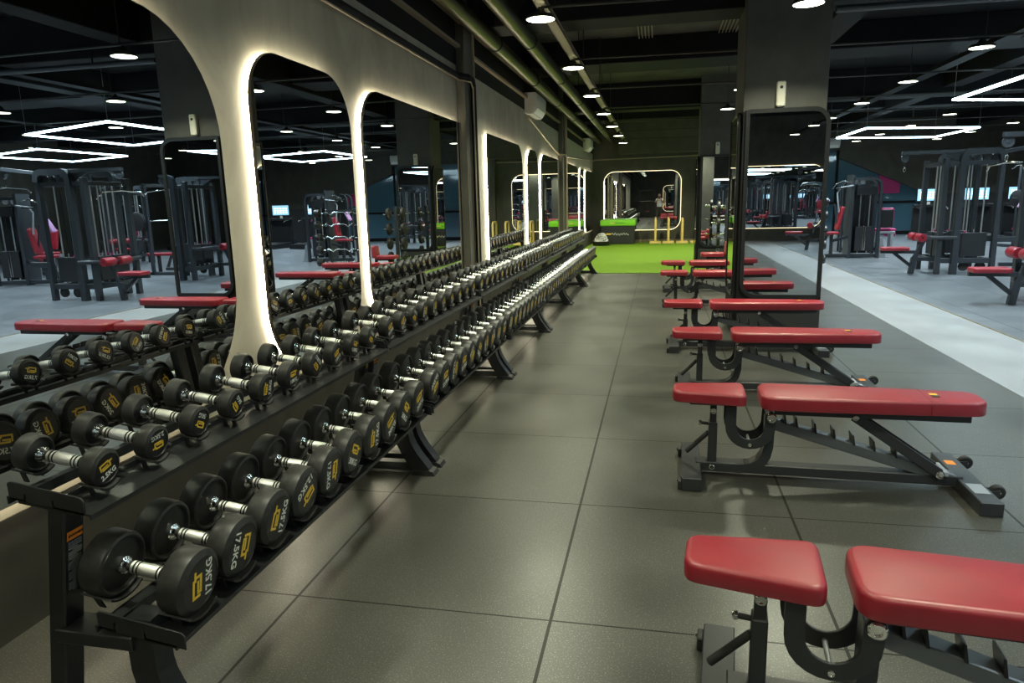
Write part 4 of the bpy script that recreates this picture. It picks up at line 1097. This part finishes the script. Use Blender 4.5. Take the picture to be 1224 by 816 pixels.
for i in range(6):
    rr = .22-.02*i; pts = [(rr*math.cos(a)+.02*math.sin(3*i), rr*math.sin(a)*.9, .09+.05*i+.03*math.sin(2*a+i)) for a in [k*2*PI/24 for k in range(24)]]
    mb.tube(pts, .032, 8, closed=True)
mb.build('rope', M['rope'], r)

# ------------------------------------------------------------------ photographer (seen in the end mirror)
def skin_body(name, verts, edges, rad, m, parent, sub=2):
    me = bpy.data.meshes.new(name); me.from_pydata(verts, edges, []); o = bpy.data.objects.new(name, me); COL.objects.link(o); o.parent = parent
    s = o.modifiers.new('skin', 'SKIN'); s.use_smooth_shade = True
    for i, rr in enumerate(rad):
        me.skin_vertices[0].data[i].radius = rr if isinstance(rr, tuple) else (rr, rr)
    me.skin_vertices[0].data[0].use_root = True
    if sub:
        ss = o.modifiers.new('sub', 'SUBSURF'); ss.levels = sub; ss.render_levels = sub
    dg = bpy.context.evaluated_depsgraph_get()
    nm = bpy.data.meshes.new_from_object(o.evaluated_get(dg)); o.modifiers.clear(); o.data = nm
    nm.materials.clear(); nm.materials.append(m); nm.shade_smooth()
    return o
pr_ = thing('person', 'person in a white t-shirt and dark trousers raising a camera, seen in the end mirror', 'person', (0, -.36, 0))
V = [(0, 0, .93), (0, .0, 1.08), (0, -.01, 1.25), (0, -.01, 1.38), (0, .01, 1.46), (0, .03, 1.53),
     (-.10, 0, .88), (-.12, .01, .50), (-.13, -.02, .10), (-.14, .10, .05),
     (.10, 0, .88), (.12, .01, .50), (.13, -.02, .10), (.14, .10, .05),
     (-.17, 0, 1.37), (-.26, .10, 1.17), (-.10, .235, 1.42),
     (.17, 0, 1.37), (.26, .10, 1.17), (.10, .235, 1.42)]
Ed = [(0, 1), (1, 2), (2, 3), (3, 4), (4, 5), (0, 6), (6, 7), (7, 8), (8, 9), (0, 10), (10, 11), (11, 12), (12, 13), (3, 14), (14, 15), (15, 16), (3, 17), (17, 18), (18, 19)]
Rd = [(.15, .11), (.14, .10), (.155, .11), (.15, .10), .055, .05, .085, .058, .042, .035, .085, .058, .042, .035, .055, .042, .03, .055, .042, .03]
body = skin_body('body', V, Ed, Rd, M['skin'], pr_)
hd = MB()
hd.sphere((0, .035, 1.645), .098, 24, (.80, .98, 1.15)); hd.sphere((0, .052, 1.575), .06, 16, (.85, .95, .8))
hd.prism([(-.014, 0), (.014, 0), (0, .045)], .022, T(0, .118, 1.615) @ RX(PI/2) @ RY(PI))
for s in (-1, 1): hd.sphere((s*.082, .03, 1.64), .03, 10, (.3, .6, 1))
hd.build('head', M['skin'], pr_, 80)
fc = MB()
for s in (-1, 1): fc.sphere((s*.032, .122, 1.655), .010, 8)
fc.build('eyes', M['white'], pr_)
fc = MB()
fc.sphere((-.032, .1285, 1.655), .0055, 8).sphere((.032, .1285, 1.655), .0055, 8); fc.build('pupils', M['hair'], pr_)
MB().box(-.024, .024, .118, .128, 1.572, 1.580, .003).build('mouth', M['redseam'], pr_)
MB().sphere((0, .015, 1.68), .104, 22, (.82, .96, .95)).build('hair', M['hair'], pr_, 80)
# t-shirt, trousers, shoes
tv = [(0, 0, .85), (0, 0, .94), (0, 0, 1.08), (0, -.01, 1.25), (0, -.01, 1.38), (-.17, 0, 1.37), (-.215, .05, 1.26), (.17, 0, 1.37), (.215, .05, 1.26)]
skin_body('t_shirt', tv, [(0, 1), (1, 2), (2, 3), (3, 4), (4, 5), (5, 6), (4, 7), (7, 8)], [(.18, .145), (.185, .145), (.178, .135), (.175, .13), (.17, .12), .072, .064, .072, .064], M['tshirt'], pr_)
tv = [(0, 0, 1.0), (0, 0, .92), (-.085, 0, .80), (-.115, .01, .50), (-.13, -.02, .10), (.085, 0, .80), (.115, .01, .50), (.13, -.02, .10)]
skin_body('trousers', tv, [(0, 1), (1, 2), (2, 3), (3, 4), (1, 5), (5, 6), (6, 7)], [(.15, .115), (.155, .12), (.095, .10), .078, .064, (.095, .10), .078, .064], M['trousers'], pr_)
for s in (-1, 1): MB().sphere((s*.135, .06, .045), .1, 14, (.5, 1.35, .45)).build('shoe', M['shoes'], pr_, 80)
for s in (-1, 1):
    h = MB()
    h.sphere((s*.085, .245, 1.455), .04, 12, (.55, .9, 1.1))
    for j in range(4):
        z = 1.43+.019*j; L = (.92, 1.0, 1.0, .85)[j]
        h.tube([(s*.085, .262, z), (s*.082, .262+.030*L, z+.003), (s*.060, .262+.040*L, z+.004), (s*.042, .262+.034*L, z+.004)], [.0095, .009, .0085, .007], 8)
    h.tube([(s*.080, .225, 1.47), (s*.055, .215, 1.465), (s*.035, .218, 1.455)], [.012, .0105, .009], 8)
    h.build('hand', M['skin'], pr_, 80)
c = thing('camera_body', 'black camera held up in front of the face by the person in the white t-shirt', 'camera', (0, -.10, 1.4977))
MB().box(-.066, .066, -.03, .03, -.045, .042, .008, seg=2).prism([(-.03, .04), (.03, .04), (.02, .066), (-.02, .066)], .05, T(0, .025, 0) @ RX(PI/2)).build('casing', M['rubberblack'], c)
MB().lathe([(.0, .0), (.034, 0), (.034, .04), (.030, .042), (.027, .036), (0, .034)], 24, T(0, .03, 0) @ RX(-PI/2)).build('lens', M['lens'], c)

# ------------------------------------------------------------------ look
w_ = bpy.data.worlds.new('world'); SC.world = w_; w_.use_nodes = True
w_.node_tree.nodes['Background'].inputs['Color'].default_value = (0, 0, 0, 1)
SC.view_settings.view_transform = 'Standard'; SC.view_settings.look = 'None'; SC.view_settings.gamma = 1; SC.view_settings.use_curve_mapping = False
SC.view_settings.exposure = 0.0
cy = SC.cycles
cy.caustics_reflective = True; cy.blur_glossy = 0.15; cy.sample_clamp_indirect = 12
cy.max_bounces = 9; cy.glossy_bounces = 6; cy.diffuse_bounces = 4
cy.use_denoising = True; cy.denoiser = 'OPENIMAGEDENOISE'; cy.denoising_input_passes = 'RGB_ALBEDO_NORMAL'; cy.denoising_prefilter = 'ACCURATE'
cy.use_adaptive_sampling = False; cy.use_light_tree = True
for k_ in ('downlight', 'screen', 'screenline'): M[k_].cycles.emission_sampling = 'NONE'
